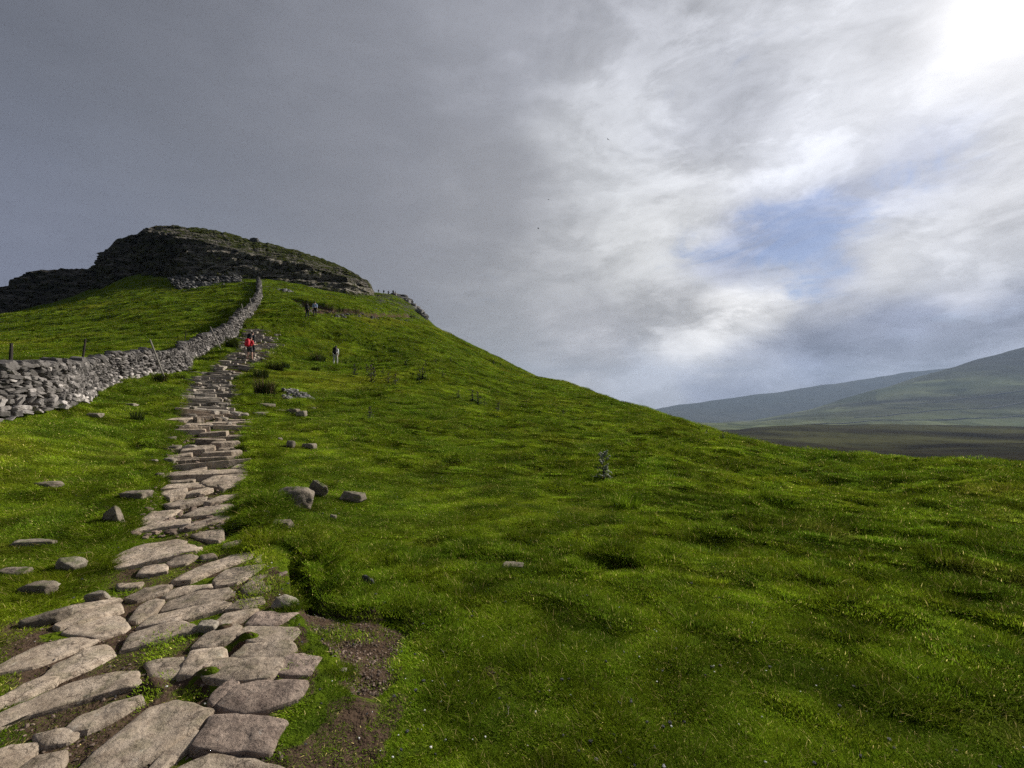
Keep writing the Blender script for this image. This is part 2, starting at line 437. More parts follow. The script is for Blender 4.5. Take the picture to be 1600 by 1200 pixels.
def mat_land(name, c1, c2, c3, s, bump=2.0, streak=1.0, fields=False):
    m, nt, b, out = new_mat(name)
    pos = N(nt, 'ShaderNodeNewGeometry').outputs['Position']
    mp = N(nt, 'ShaderNodeMapping', ins={'Vector': pos, 'Scale': (s, s * streak, s)}).outputs[0]
    c = mixc(nt, mr(nt, nz(nt, mp, 1.0, 8, .62, .4), .38, .62), c1, c2)
    c = mixc(nt, mr(nt, nz(nt, mp, .35, 6, .6, .6), .45, .62), c, c3)
    c = mixc(nt, mr(nt, nz(nt, mp, 7.0, 6, .7), .4, .75, 0, .6), c, tuple(x * .45 for x in c1))
    if fields:
        vo = N(nt, 'ShaderNodeTexVoronoi', ins={'Vector': mp, 'Scale': 2.6, 'Randomness': .8})
        k = mr(nt, N(nt, 'ShaderNodeSeparateColor', ins={0: vo.outputs['Color']}).outputs[0], 0, 1, .6, 1.35)
        c = mixc(nt, 1.0, c, N(nt, 'ShaderNodeCombineColor', ins={0: k, 1: k, 2: k}).outputs[0], 'MULTIPLY')
        hz_ = N(nt, 'ShaderNodeSeparateXYZ', ins={0: pos}).outputs[2]
        c = mixc(nt, mr(nt, N(nt, 'ShaderNodeMath', operation='ADD', ins={0: hz_, 1: mr(nt, nz(nt, mp, 1.2, 5), 0, 1, -150, 150)}).outputs[0], 150, 360), c, (.048, .046, .032))
    nt.links.new(c, b.inputs['Base Color'])
    b.inputs['Roughness'].default_value = 1.0
    b.inputs['Specular IOR Level'].default_value = 0.0
    bm = N(nt, 'ShaderNodeBump', ins={'Strength': .8, 'Distance': bump, 'Height': nz(nt, mp, 3.5, 8, .65)})
    nt.links.new(bm.outputs[0], b.inputs['Normal'])
    return m
M['moor'] = mat_land('moor_heather', (.013, .011, .007), (.034, .029, .016), (.075, .075, .032), .007, 1.5, .55)
M['fell'] = mat_land('fell_pasture', (.075, .092, .042), (.15, .165, .080), (.045, .042, .030), .0016, 8, .7, True)
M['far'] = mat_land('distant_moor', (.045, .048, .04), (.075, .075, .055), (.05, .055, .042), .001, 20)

def mat_crag():
    m, nt, b, out = new_mat('crag_gritstone')
    geo = N(nt, 'ShaderNodeNewGeometry')
    pos = geo.outputs['Position']
    mp = N(nt, 'ShaderNodeMapping', ins={'Vector': pos, 'Scale': (.16, .16, .75)}).outputs[0]
    c = mixc(nt, mr(nt, nz(nt, mp, 1.5, 8, .7, .5), .38, .62), (.055, .050, .043), (.185, .170, .145))
    v = N(nt, 'ShaderNodeTexVoronoi', feature='DISTANCE_TO_EDGE', ins={'Vector': mp, 'Scale': 3.2})
    c = mixc(nt, mr(nt, v.outputs[0], .0, .07, .85, 0), c, (.008, .008, .008))
    at = N(nt, 'ShaderNodeAttribute', attribute_name='pale').outputs['Fac']
    pf = N(nt, 'ShaderNodeMath', operation='MULTIPLY', ins={0: at, 1: mr(nt, nz(nt, pos, 1.3, 5, .75), .53, .60)}).outputs[0]
    c = mixc(nt, pf, mixc(nt, mr(nt, at, .1, .9), c, mixc(nt, 1.0, c, (2.3, 2.25, 2.1), 'MULTIPLY')), (.34, .33, .31))
    g = mixc(nt, nz(nt, pos, .3, 5), (.020, .028, .006), (.050, .056, .014))
    gr = N(nt, 'ShaderNodeAttribute', attribute_name='turf').outputs['Fac']
    gf = N(nt, 'ShaderNodeMath', operation='ADD', ins={0: gr, 1: mr(nt, nz(nt, pos, .35, 7, .72), .3, .7, -.6, .6)}).outputs[0]
    sx = N(nt, 'ShaderNodeSeparateXYZ', ins={0: geo.outputs['True Normal']}).outputs[2]
    gf = N(nt, 'ShaderNodeMath', operation='MULTIPLY', ins={0: mr(nt, gf, .44, .6), 1: mr(nt, sx, .05, .3)}).outputs[0]
    c = mixc(nt, gf, c, g)
    nt.links.new(c, b.inputs['Base Color'])
    b.inputs['Roughness'].default_value = .95
    b.inputs['Specular IOR Level'].default_value = 0.0
    bm = N(nt, 'ShaderNodeBump', ins={'Strength': 1.0, 'Distance': .7, 'Height': nz(nt, mp, 5, 8, .7)})
    nt.links.new(bm.outputs[0], b.inputs['Normal'])
    return m
M['crag'] = mat_crag()

# ------------------------------------------------------------------ hillside mesh
TH = np.concatenate([np.linspace(-1.04, 1.04, 1150), np.linspace(1.06, 2 * math.pi - 1.06, 90)])
LR = np.concatenate([np.linspace(math.log(.25), math.log(1.4), 30)[:-1], np.linspace(math.log(1.4), math.log(230), 1120), np.linspace(math.log(234), math.log(620), 40)])
tt, ll = np.meshgrid(TH, LR)
tt = np.where(tt > math.pi, tt - 2 * math.pi, tt)
rr = np.exp(ll); xx = rr * np.sin(tt); yy = rr * np.cos(tt)
zz = H(xx.ravel(), yy.ravel()).reshape(xx.shape)
xf, yf = xx.ravel(), yy.ravel()
wob = .07 * fbm(xf / .3, yf / .3, 77, 3)
soil = np.maximum.reduce([sstep(-.06, .06, poly_sd(xf, yf, SOIL) + wob),
                          .9 * sstep(-.05, .1, poly_sd(xf, yf, PATH) + wob) * (.45 + .35 * (fbm(xf / .6, yf / .6, 14, 3) > -.1)) ,
                          .8 * sstep(-.05, .08, poly_sd(xf, yf, SOIL2) + 2 * wob), .75 * sstep(-.05, .03, poly_sd(xf, yf, SOIL3) + wob),
                          .9 * sstep(-.05, .1, poly_sd(xf, yf, SOIL4) + 2 * wob), sstep(-.6, .6, poly_sd(xf, yf, DIRT) + 6 * wob)])
for (cx, cy, a_, b_) in HW:
    soil = np.maximum(soil, 1.2 * sstep(1.3, .7, ((xf - cx) / a_) ** 2 + ((yf - cy) / b_) ** 2))
rf = np.hypot(xf, yf); tf = np.arctan2(xf, yf)
rockm = sstep(90, 120, rf) * sstep(-.42, -.3, tf) * sstep(-.15, -.22, tf) * .55
rockm = rockm + sstep(95, 112, rf) * sstep(-.62, -.52, tf) * sstep(-.42, -.5, tf) * .35
hill = np_mesh('hillside', np.stack([xf, yf, zz.ravel()], -1), grid_quads(len(LR), len(TH), True)[:, ::-1], M['hill'], attrs={'soil': soil, 'rock': rockm})
tag(hill, 'steep green grassy hillside rising to the left', 'hillside', kind='structure')

# ------------------------------------------------------------------ far country
def sheet(name, us, rows, mat, label, cat, amp=1.0, scale=300.0, sub=26, smooth_cols=None, seed=5):
    """rows: list of (list of (u, v), list of (u, Y))"""
    V = []; Yr = []
    for (uv, uY) in rows:
        a = np.array(uv, float); b = np.array(uY, float)
        V.append(np.interp(us, a[:, 0], a[:, 1])); Yr.append(np.interp(us, b[:, 0], b[:, 1]))
    zs = [EYE + Y * (VH - v) / F for v, Y in zip(V, Yr)]
    Yall, zall = [], []
    for i in range(len(rows) - 1):
        for k in range(sub):
            t = k / sub
            s = t
            Yall.append(Yr[i] * (1 - t) + Yr[i + 1] * t); zall.append(zs[i] * (1 - s) + zs[i + 1] * s)
    Yall.append(Yr[-1]); zall.append(zs[-1])
    Y = np.array(Yall); Z = np.array(zall)
    for _ in range(4):
        Z[1:-1] = (Z[:-2] + Z[1:-1] * 2 + Z[2:]) / 4
    X = Y * (us[None, :] - UC) / F
    Z = Z + amp * fbm(X / scale, Y / scale, seed, 5, .5)
    co = np.stack([X.ravel(), Y.ravel(), Z.ravel()], -1)
    o = np_mesh(name, co, grid_quads(*Y.shape), mat)
    tag(o, label, cat, kind='structure')
    return X, Y, Z
um = np.linspace(560, 2050, 420)
mo = sheet('moorland', um, [
    ([(0, 900)], [(0, 120)]), ([(0, 770)], [(0, 330)]), ([(0, 724)], [(0, 520)]), ([(0, 702)], [(0, 760)]),
    ([(1100, 690), (1600, 684)], [(0, 1050)]), ([(900, 676), (1150, 674), (1206, 669), (1280, 667), (1600, 668), (2000, 672)], [(0, 1500)]),
    ([(900, 674), (1150, 672), (1206, 665), (1280, 663), (1450, 663), (1600, 667), (2000, 670)], [(0, 1800)]),
    ([(0, 692)], [(0, 2300)]), ([(0, 690)], [(0, 3000)])], M['moor'], 'dark brown heather moor filling the valley floor', 'moorland', 5.0, 160, 26)
fsky = [(900, 663), (1100, 661), (1170, 658), (1220, 648), (1270, 637), (1330, 619), (1400, 598), (1440, 586), (1480, 575), (1540, 558), (1580, 547), (1600, 542), (1660, 532), (1750, 525), (2000, 540)]
fmid = [(u, v + (663 - v) * .45) for u, v in fsky]
flow = [(u, 663 - (663 - v) * .22) for u, v in fsky]
fe = sheet('fell', np.linspace(900, 2000, 330), [
    ([(0, 700)], [(0, 2100)]), ([(0, 669)], [(0, 2700)]), (flow, [(0, 3500)]), (fmid, [(0, 4300)]), (fsky, [(0, 5400)]),
    ([(u, v + 14) for u, v in fsky], [(0, 6200)]), ([(u, v + 45) for u, v in fsky], [(0, 7000)])], M['fell'], 'long pale green fell rising at the right edge', 'hill', 26.0, 700, 24, seed=15)
dsky = [(700, 668), (900, 655), (1000, 644), (1030, 637), (1060, 632), (1100, 627), (1150, 620), (1200, 613), (1260, 605), (1330, 594), (1420, 581), (1500, 572), (1600, 575), (2000, 600)]
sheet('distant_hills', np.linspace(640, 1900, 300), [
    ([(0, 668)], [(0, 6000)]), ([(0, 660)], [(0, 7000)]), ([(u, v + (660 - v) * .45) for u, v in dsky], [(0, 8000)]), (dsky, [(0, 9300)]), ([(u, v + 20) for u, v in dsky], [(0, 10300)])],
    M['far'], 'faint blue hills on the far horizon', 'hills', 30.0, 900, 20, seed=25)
# field walls on the far fell
def drape_wall(name, label, j0, j1, i0, i1, data, hgt=5.0, wd=4.0, bend=0):
    X, Y, Z = data
    n = 60; vs = []; fs = []
    for k in range(n):
        t = k / (n - 1)
        jj = j0 + (j1 - j0) * t; ii = i0 + (i1 - i0) * t + bend * math.sin(t * 3.1)
        a, b2 = int(jj), int(ii); fa, fb = jj - a, ii - b2
        def L(Q): return (Q[b2, a] * (1 - fa) + Q[b2, a + 1] * fa) * (1 - fb) + (Q[b2 + 1, a] * (1 - fa) + Q[b2 + 1, a + 1] * fa) * fb
        x, y, z = L(X), L(Y), L(Z)
        hh = hgt * (.7 + .6 * random.random())
        vs += [(x, y - wd / 2, z - 4), (x, y - wd / 2, z + hh), (x, y + wd / 2, z + hh), (x, y + wd / 2, z - 4)]
        if k:
            a0 = 4 * k - 4; b0 = 4 * k
            fs += [(a0, b0, b0 + 1, a0 + 1), (a0 + 1, b0 + 1, b0 + 2, a0 + 2), (a0 + 2, b0 + 2, b0 + 3, a0 + 3)]
    fs += [(0, 1, 2, 3), (4 * n - 1, 4 * n - 2, 4 * n - 3, 4 * n - 4)]
    o = mesh_obj(name, vs, fs, M['darkrock'])
    tag(o, label, 'wall', 'dry stone walls across the far fell')
drape_wall('field_wall', 'lowest dark field wall line running along the foot of the far fell', 110, 320, 36, 38, fe, 6)
drape_wall('field_wall', 'middle field wall line climbing gently across the far fell', 130, 300, 47, 52, fe, 5, bend=2)
drape_wall('field_wall', 'highest field wall line near the brown upper slope of the far fell', 160, 310, 62, 66, fe, 6, bend=-2)

# ------------------------------------------------------------------ crag
def make_crag():
    us = np.concatenate([np.linspace(-420, 590, 1150)])
    I = lambda L: np.interp(us, [p[0] for p in L], [p[1] for p in L])
    vb = I([(-420, 505), (-200, 500), (0, 494), (60, 484), (100, 479), (150, 452), (212, 434), (250, 430), (282, 434), (330, 433), (370, 437), (400, 440), (430, 447), (500, 458), (540, 462), (575, 464), (590, 466)])
    vc = I([(-420, 470), (-200, 460), (0, 449), (15, 437), (30, 433), (60, 425), (100, 422), (150, 421), (154, 404), (165, 395), (180, 377), (212, 368), (230, 360), (270, 366), (330, 380), (370, 392), (400, 399), (470, 411), (520, 428), (560, 438), (575, 443), (582, 455), (590, 464)])
    vs = I([(-420, 468), (-200, 458), (0, 447), (12, 446), (15, 436), (28, 432), (60, 423), (100, 420), (149, 419), (153, 401), (165, 392), (180, 374), (212, 366), (228, 355), (245, 352), (270, 352), (330, 358), (370, 368), (400, 376), (430, 382), (470, 393), (520, 409), (560, 430), (575, 439), (580, 446), (584, 458), (590, 464)])
    vs = vs + noise(us / 6.0, us * 0 + .5, 4) * 2.2 + (cell(us / 9, us * 0, 3) - .5) * 1.3
    Yb = I([(-420, 150), (0, 145), (100, 142), (148, 142), (156, 128), (212, 126), (282, 112), (400, 110), (540, 112), (590, 122)])
    rows = []
    n1, n2 = 110, 60
    for k in range(-8, n1):
        t = k / n1
        Y = Yb + 9 * t
        v = vb + (vc - vb) * t
        rows.append((Y, v, np.full_like(us, t), np.zeros_like(us)))
    for k in range(n2 + 1):
        t = k / n2
        gap = np.clip((vc - vs - 2) / 20, .1, 1)
        Y = Yb + 9 + t * 45 * gap
        v = vc + (vs - vc) * (1 - (1 - t) ** 1.5)
        rows.append((Y, v, np.ones_like(us), np.full_like(us, .25 + .75 * t) * sstep(240, 330, us)))
    Y = np.array([r[0] for r in rows]); Vv = np.array([r[1] for r in rows]); T = np.array([r[2] for r in rows]); TU = np.array([r[3] for r in rows])
    Z = EYE + Y * (VH - Vv) / F
    X = Y * (us[None, :] - UC) / F
    # ledges and joints push the face in and out
    led = np.abs(((Z / 2.6 + .5 * fbm(X / 9, Z / 7, 8, 3)) % 1.0) - .5) * 2
    cx = X / 2.1 + .4 * noise(X / 3, Z / 2, 6); cz = Z / 1.5 + 1.5 * noise(X / 8, Z / 8, 16)
    D = 2.8 * fbm(X / 11, Z / 9, 9, 4) + 1.5 * led + 2.0 * (cell(cx, cz, 5) - .5) + .9 * (cell(cx * 2.1, cz * 1.9, 7) - .5)
    face = np.where(TU > 0, .6, 1.0)
    face = face * np.clip((np.arange(len(rows))[::-1][:, None]) / 20.0, .08, 1)
    Yn = Y + D * face
    Xn = X + .4 * D * face * noise(Z / 2, X / 5, 2)
    Z = Z + np.where(TU > 0, .35, .25) * (cell(X / 1.7, Y / 1.5, 12) - .5) * np.clip((np.arange(len(rows))[::-1][:, None]) / 20.0, 0, 1)
    # level top running back behind the skyline
    Y2, X2, Z2 = [Yn], [Xn], [Z]
    for d in (6, 20, 60, 120):
        Y2.append((Yn[-1] + d)[None]); X2.append(((Yn[-1] + d) * (us - UC) / F)[None]); Z2.append((Z[-1] - d * .04)[None])
    Y2 = np.concatenate(Y2); X2 = np.concatenate(X2); Z2 = np.concatenate(Z2)
    T2 = np.concatenate([T, np.ones((4, len(us)))]); TU2 = np.concatenate([TU, np.ones((4, len(us)))])
    U2 = np.broadcast_to(us[None], Y2.shape)
    pale = (.12 + sstep(250, 330, U2)) * (1 - T2 * .5) * .75 * np.where(TU2 > 0, .1, 1)
    turf = np.where(TU2 > 0, .40 + TU2 * .4, .05 + .40 * sstep(230, 420, U2))
    turf = turf + .45 * sstep(.35, 0, T2)
    co = np.stack([X2.ravel(), Y2.ravel(), Z2.ravel()], -1)
    o = np_mesh('crag', co, grid_quads(*Y2.shape), M['crag'], smooth=False, attrs={'pale': pale, 'turf': turf})
    tag(o, 'dark layered gritstone crag crowning the hill', 'crag', kind='structure')
make_crag()

# ------------------------------------------------------------------ stones
def ico(sub):
    bm = bmesh.new(); bmesh.ops.create_icosphere(bm, subdivisions=sub, radius=1.0)
    v = np.array([x.co[:] for x in bm.verts]); f = np.array([[y.index for y in x.verts] for x in bm.faces]); bm.free()
    return v, f
ICO = {k: ico(k) for k in (1, 2, 3, 4)}
def rock_np(sx, sy, sz, seed, sub=2, planes=11, rough=.0, boxy=.75, cap=1.3):
    rg = np.random.default_rng(seed)
    v, f = ICO[sub]
    n = rg.normal(size=(planes, 3)); n /= np.linalg.norm(n, axis=1)[:, None]
    d = rg.uniform(.72, 1.0, planes)
    ax = np.array([[1, 0, 0], [-1, 0, 0], [0, 1, 0], [0, -1, 0], [0, 0, 1], [0, 0, -1]], float) + rg.normal(size=(6, 3)) * .12
    ax /= np.linalg.norm(ax, axis=1)[:, None]
    n = np.concatenate([n, ax]); d = np.concatenate([d, np.full(6, boxy) * rg.uniform(.9, 1.1, 6)])
    dots = v @ n.T
    t = np.where(dots > 1e-3, d[None] / np.maximum(dots, 1e-3), 9).min(1)
    p = v * np.minimum(t, cap)[:, None]
    if rough:
        p = p * (1 + rough * fbm(v[:, 0] * 3 + seed, v[:, 1] * 3 + v[:, 2] * 2.3, seed % 97, 3))[:, None]
    p = p / np.abs(p).max(0)[None]
    return p * np.array([sx, sy, sz]) / 2, f

def rz_(a):
    c, s = math.cos(a), math.sin(a); return np.array([[c, -s, 0], [s, c, 0], [0, 0, 1]])
def rot3(a, b, c): return np.array(Euler((a, b, c)).to_matrix())

class Pile:
    def __init__(s): s.v = []; s.f = []; s.t = []; s.n = 0
    def add(s, v, f, tint=1.0):
        s.v.append(v); s.f.append(f + s.n); s.t.append(np.full(len(v), tint)); s.n += len(v)
    def build(s, name, mat, parent=None, smooth=False):
        return np_mesh(name, np.concatenate(s.v), np.concatenate(s.f), mat, parent, smooth, {'tint': np.concatenate(s.t)})

ROCKS = []
ROCK_GROUP = 'loose stones lying in the grass'
def place_rock(u, vb, w, h, label, mat='rock', yaw=0.0, tilt=(0, 0), depth=.8, seed=None, name='rock', sink=.5, cat='rock', rough=.10, boxy=.70):
    p = ground(u, vb)
    W = .93 * w * p.y / F; Hh = .74 * h * p.y / F
    seed = seed if seed is not None else int(u * 7 + vb)
    v, f = rock_np(W * 1.05, W * depth, Hh * (1 + sink) , seed, 4 if w > 25 else 3, 12, rough, boxy)
    v = v @ rot3(tilt[0], tilt[1], yaw).T
    p2 = np.array([p.x, p.y + W * depth * .35, 0])
    gz = Hs(p2[0], p2[1])
    base = min(gz, p.z)
    v = v - np.array([0, 0, v[:, 2].min()])
    o = np_mesh(name, v, f, M[mat], None, True)
    o.location = (p2[0], p2[1], base - Hh * sink * .9)
    o.data.shade_smooth() if hasattr(o.data, 'shade_smooth') else None
    ROCKS.append((p2[0], p2[1] - W * depth * .12, W * .5))
    tag(o, label, cat, ROCK_GROUP)
    return o

place_rock(452, 792, 66, 40, 'largest brown boulder in the grass beside the right edge of the path', yaw=.2, tilt=(0, .15), seed=3, boxy=.85)
place_rock(496, 776, 34, 24, 'thin slab leaning behind the largest boulder', yaw=-.2, tilt=(.1, .45), depth=.35, seed=21)
place_rock(547, 786, 41, 20, 'blocky grey-brown boulder right of the largest boulder', yaw=-.1, seed=5, boxy=.9)
place_rock(452, 700, 14, 16, 'small upright grey stone standing in grass right of the upper path', seed=9, boxy=.9)
place_rock(481, 699, 22, 12, 'rounded brown stone just right of the upright grey stone', seed=11)
place_rock(172, 825, 30, 30, 'pointed grey stone with a white tip left of the path', 'rock', tilt=(0, -.5), depth=.5, seed=14)
place_rock(180, 806, 9, 7, 'small white stone on top of the pointed grey stone', 'pale', seed=13, depth=.6, sink=1.6)
place_rock(100, 896, 36, 22, 'pale pointed stone in the grass at the left of the path', 'pale', tilt=(0, .3), seed=17)
place_rock(14, 899, 46, 14, 'flat grey stone cut by the left edge of the picture', 'rock', seed=19, depth=.6)
place_rock(46, 933, 56, 22, 'low grey boulder in grass under the flat left edge stone', 'rock', seed=23, depth=.6)
place_rock(64, 760, 58, 10, 'low dark grey slab lying alone in the left pasture', 'rock', seed=25, depth=.5)
place_rock(44, 856, 66, 13, 'long thin pale slab in the left grass', 'pale', yaw=.25, seed=27, depth=.35)
place_rock(126, 869, 20, 8, 'small flat stone above the pale pointed stone', 'rock', seed=28, depth=.6)
place_rock(262, 722, 19, 11, 'rounded near white stone at the left edge of the steps', 'pale', seed=29)
place_rock(238, 726, 12, 5, 'tiny pale stone left of the near white rounded stone', 'pale', seed=30)
place_rock(205, 786, 40, 17, 'mossy brown stone on the left bank of the path', 'rock', seed=31)
place_rock(267, 702, 24, 9, 'reddish brown flat stone at the left bank of the steps', 'rock', seed=33)
place_rock(264, 688, 15, 8, 'grey stone above the reddish brown flat stone', 'rock', seed=35)
place_rock(246, 748, 16, 11, 'small brown stone at the left bank below the near white stone', 'rock', seed=37)
place_rock(199, 636, 26, 5, 'flat pale stone in the grass below the dry stone wall', 'pale', seed=39, depth=.6)
place_rock(142, 652, 28, 8, 'flat brown stone in grass below the wall', 'pale', seed=41, depth=.6)
place_rock(409, 640, 32, 12, 'grey stone at the left end of the bank above the steps', 'rock', seed=43)
place_rock(403, 650, 24, 8, 'smooth pale grey stone below the left end bank stone', 'pale', seed=45)
place_rock(436, 645, 22, 12, 'second stone of the bank right of the upper steps', 'rock', seed=47)
place_rock(456, 647, 22, 10, 'third stone of the bank right of the upper steps', 'rock', seed=49)
place_rock(469, 650, 16, 12, 'orange-brown stone ending the bank on its right', 'pale', seed=51)
place_rock(489, 641, 10, 6, 'small rounded tan stone right of the stone bank', 'pale', seed=53)
place_rock(440, 950, 38, 18, 'pale angular block overhanging the path edge by the bare soil', 'pale', tilt=(.1, .1), seed=55, boxy=.85)
place_rock(320, 984, 33, 17, 'round pitted stone set among the paving slabs', 'pale', seed=57)
place_rock(570, 918, 24, 27, 'dark upright splintered stone with a silver edge above the soil hollow', 'darkrock', tilt=(0, .5), depth=.5, seed=59, rough=.35)
place_rock(802, 893, 40, 10, 'flat lichen-grey stone sunk in the middle of the slope', 'rock', seed=61, depth=.7)
place_rock(438, 827, 36, 14, 'flat stone in the bank below the largest boulder', 'rock', seed=63)
place_rock(408, 808, 26, 8, 'pale slab edge under the turf at the path bank', 'pale', seed=65, depth=.5)
place_rock(520, 811, 9, 11, 'small white pebble stone on dark earth right of the bank', 'pale', seed=67)
place_rock(436, 690, 8, 8, 'small dark stone left of the upright grey stone', 'rock', seed=69)
place_rock(533, 1046, 14, 8, 'white stone at the edge of the gravelly soil patch', 'pale', seed=71)
place_rock(60, 975, 70, 22, 'long reddish brown rock slanting beside the paving', 'rock', yaw=.55, tilt=(0, -.12), depth=.3, seed=73)
place_rock(148, 940, 38, 27, 'blocky pale brown stone at the left edge of the paving', 'pale', tilt=(0, -.25), seed=75, boxy=.9, depth=.5)
place_rock(398, 380, 14, 10, 'small boulder standing on the skyline of the summit', 'darkrock', seed=77) if False else None

# summit boulder on the crag skyline
Yc = 158.0
v, f = rock_np(3.0, 2.6, 2.2, 77, 3, 12, .2)
o = np_mesh('boulder', v, f, M['darkrock'], None, False); o.location = (Yc * (398 - UC) / F, Yc, EYE + Yc * (VH - 377) / F)
tag(o, 'dark boulder breaking the skyline on top of the crag', 'rock')

# ridge outcrop
pl = Pile()
rg = np.random.default_rng(5)
for k in range(150):
    t = rg.random()
    u = 606 + 54 * t + rg.normal() * 1.5; v_ = np.interp(u, [604, 615, 630, 640, 650, 662], [465, 461, 463, 472, 483, 494]) + rg.random() ** 2 * 12
    Yy = 137 + rg.normal() * 2 - (v_ - 480) * .6
    s = rg.uniform(1.0, 2.8)
    v, f = rock_np(s * 1.3, s, s * .9, 900 + k, 2, 10)
    v = v @ rot3(rg.normal() * .2, rg.normal() * .2 + .25, rg.random() * 3).T + np.array([Yy * (u - UC) / F, Yy, EYE + Yy * (VH - v_) / F - .4])
    pl.add(v, f, rg.uniform(.4, .9))
o = pl.build('rock_outcrop', M['scree']); tag(o, 'jagged grey rock outcrop on the ridge skyline right of the crag', 'outcrop')

# scree : loose angular stone that nobody could count
def scree(name, poly_uv, n, smin, smax, label, tmin, tmax, Yfix=None, seed=1, kind='stuff', cat='scree', mat='scree'):
    rg = np.random.default_rng(seed)
    poly = np.array(poly_uv, float); pl = Pile()
    mn, mx = poly.min(0), poly.max(0); c = 0
    pts_ = []
    while c < n:
        q = rg.uniform(mn, mx)
        if poly_sd(np.array([q[0]]), np.array([q[1]]), poly)[0] < 0: continue
        c += 1
        if Yfix is None:
            p = G(q[0], q[1]); pts_.append((p[0], p[1], 0))
        else:
            Yy = Yfix + rg.normal() * .5 - (q[1] - 445) * .5; pts_.append((Yy * (q[0] - UC) / F, Yy, EYE + Yy * (VH - q[1]) / F))
    pts_ = np.array(pts_)
    if Yfix is None: pts_[:, 2] = H(pts_[:, 0], pts_[:, 1])
    for c, p in enumerate(pts_):
        s = smin + (smax - smin) * rg.random() ** 2.2
        v, f = rock_np(s * 1.3, s, s * .75, c + seed * 1000, 1, 8)
        v = v @ rot3(rg.normal() * .3, rg.normal() * .3, rg.random() * 6).T + p + np.array([0, 0, s * .15])
        pl.add(v, f, rg.uniform(tmin, tmax) + (.9 if rg.random() < .12 and tmax > 1 else 0))
    o = pl.build(name, M[mat]); tag(o, label, cat, kind=kind)
scree('scree', [(262, 434), (330, 428), (378, 434), (372, 450), (350, 459), (310, 461), (282, 456), (270, 446)], 900, .25, 1.0, 'pale fallen stones on the slope under the crag', .15, 1.0, Yfix=104, seed=2)
scree('scree', [(330, 400), (400, 402), (470, 425), (540, 448), (560, 458), (480, 452), (400, 438), (300, 432)], 700, .4, 1.6, 'loose blocks lodged on the crag face above the wall', .3, .9, Yfix=112, seed=3) if False else None
scree('scree', [(455, 468), (480, 474), (520, 482), (560, 484), (610, 482), (650, 492), (668, 506), (640, 504), (590, 500), (540, 497), (500, 494), (470, 482)], 700, .08, .5, 'grey rubble along the eroded track below the ridge', .25, .8, seed=4)
scree('scree', [(425, 452), (450, 454), (462, 460), (440, 462)], 120, .3, .9, 'small fan of stones right of the wall top', .6, 1.2, Yfix=98, seed=5)
scree('stone_scatter', [(441, 617), (455, 613), (478, 619), (494, 627), (480, 630), (455, 628), (443, 625)], 260, .06, .26, 'patch of small pale broken stones in the grass beside the upper steps', .5, 1.3, seed=6, cat='stones')
scree('gravel', [(455, 860), (475, 900), (520, 945), (600, 958), (648, 985), (600, 1080), (550, 1085), (522, 1030), (470, 950)], 1500, .003, .017, 'gravel and grit on the bare soil beside the paving', .5, 1.3, seed=7, cat='gravel', mat='gravel')
scree('gravel', [(270, 640), (380, 640), (390, 700), (375, 760), (380, 830), (200, 840), (250, 750)], 500, .03, .12, 'broken stone chips between the path steps', .5, 1.2, seed=8, cat='gravel', mat='gravel')
scree('pebbles', [(-20, 1210), (-20, 1010), (120, 930), (440, 900), (470, 1000), (440, 1210)], 900, .004, .02, 'small chips and dirt crumbs between the big paving slabs', .4, 1.2, seed=9, cat='pebbles', mat='gravel')

# ------------------------------------------------------------------ the paved path
path = empty('path')
tag(path, 'worn stone paved path climbing from the lower left towards the crag', 'path', kind='structure')
SLABS_XY = []

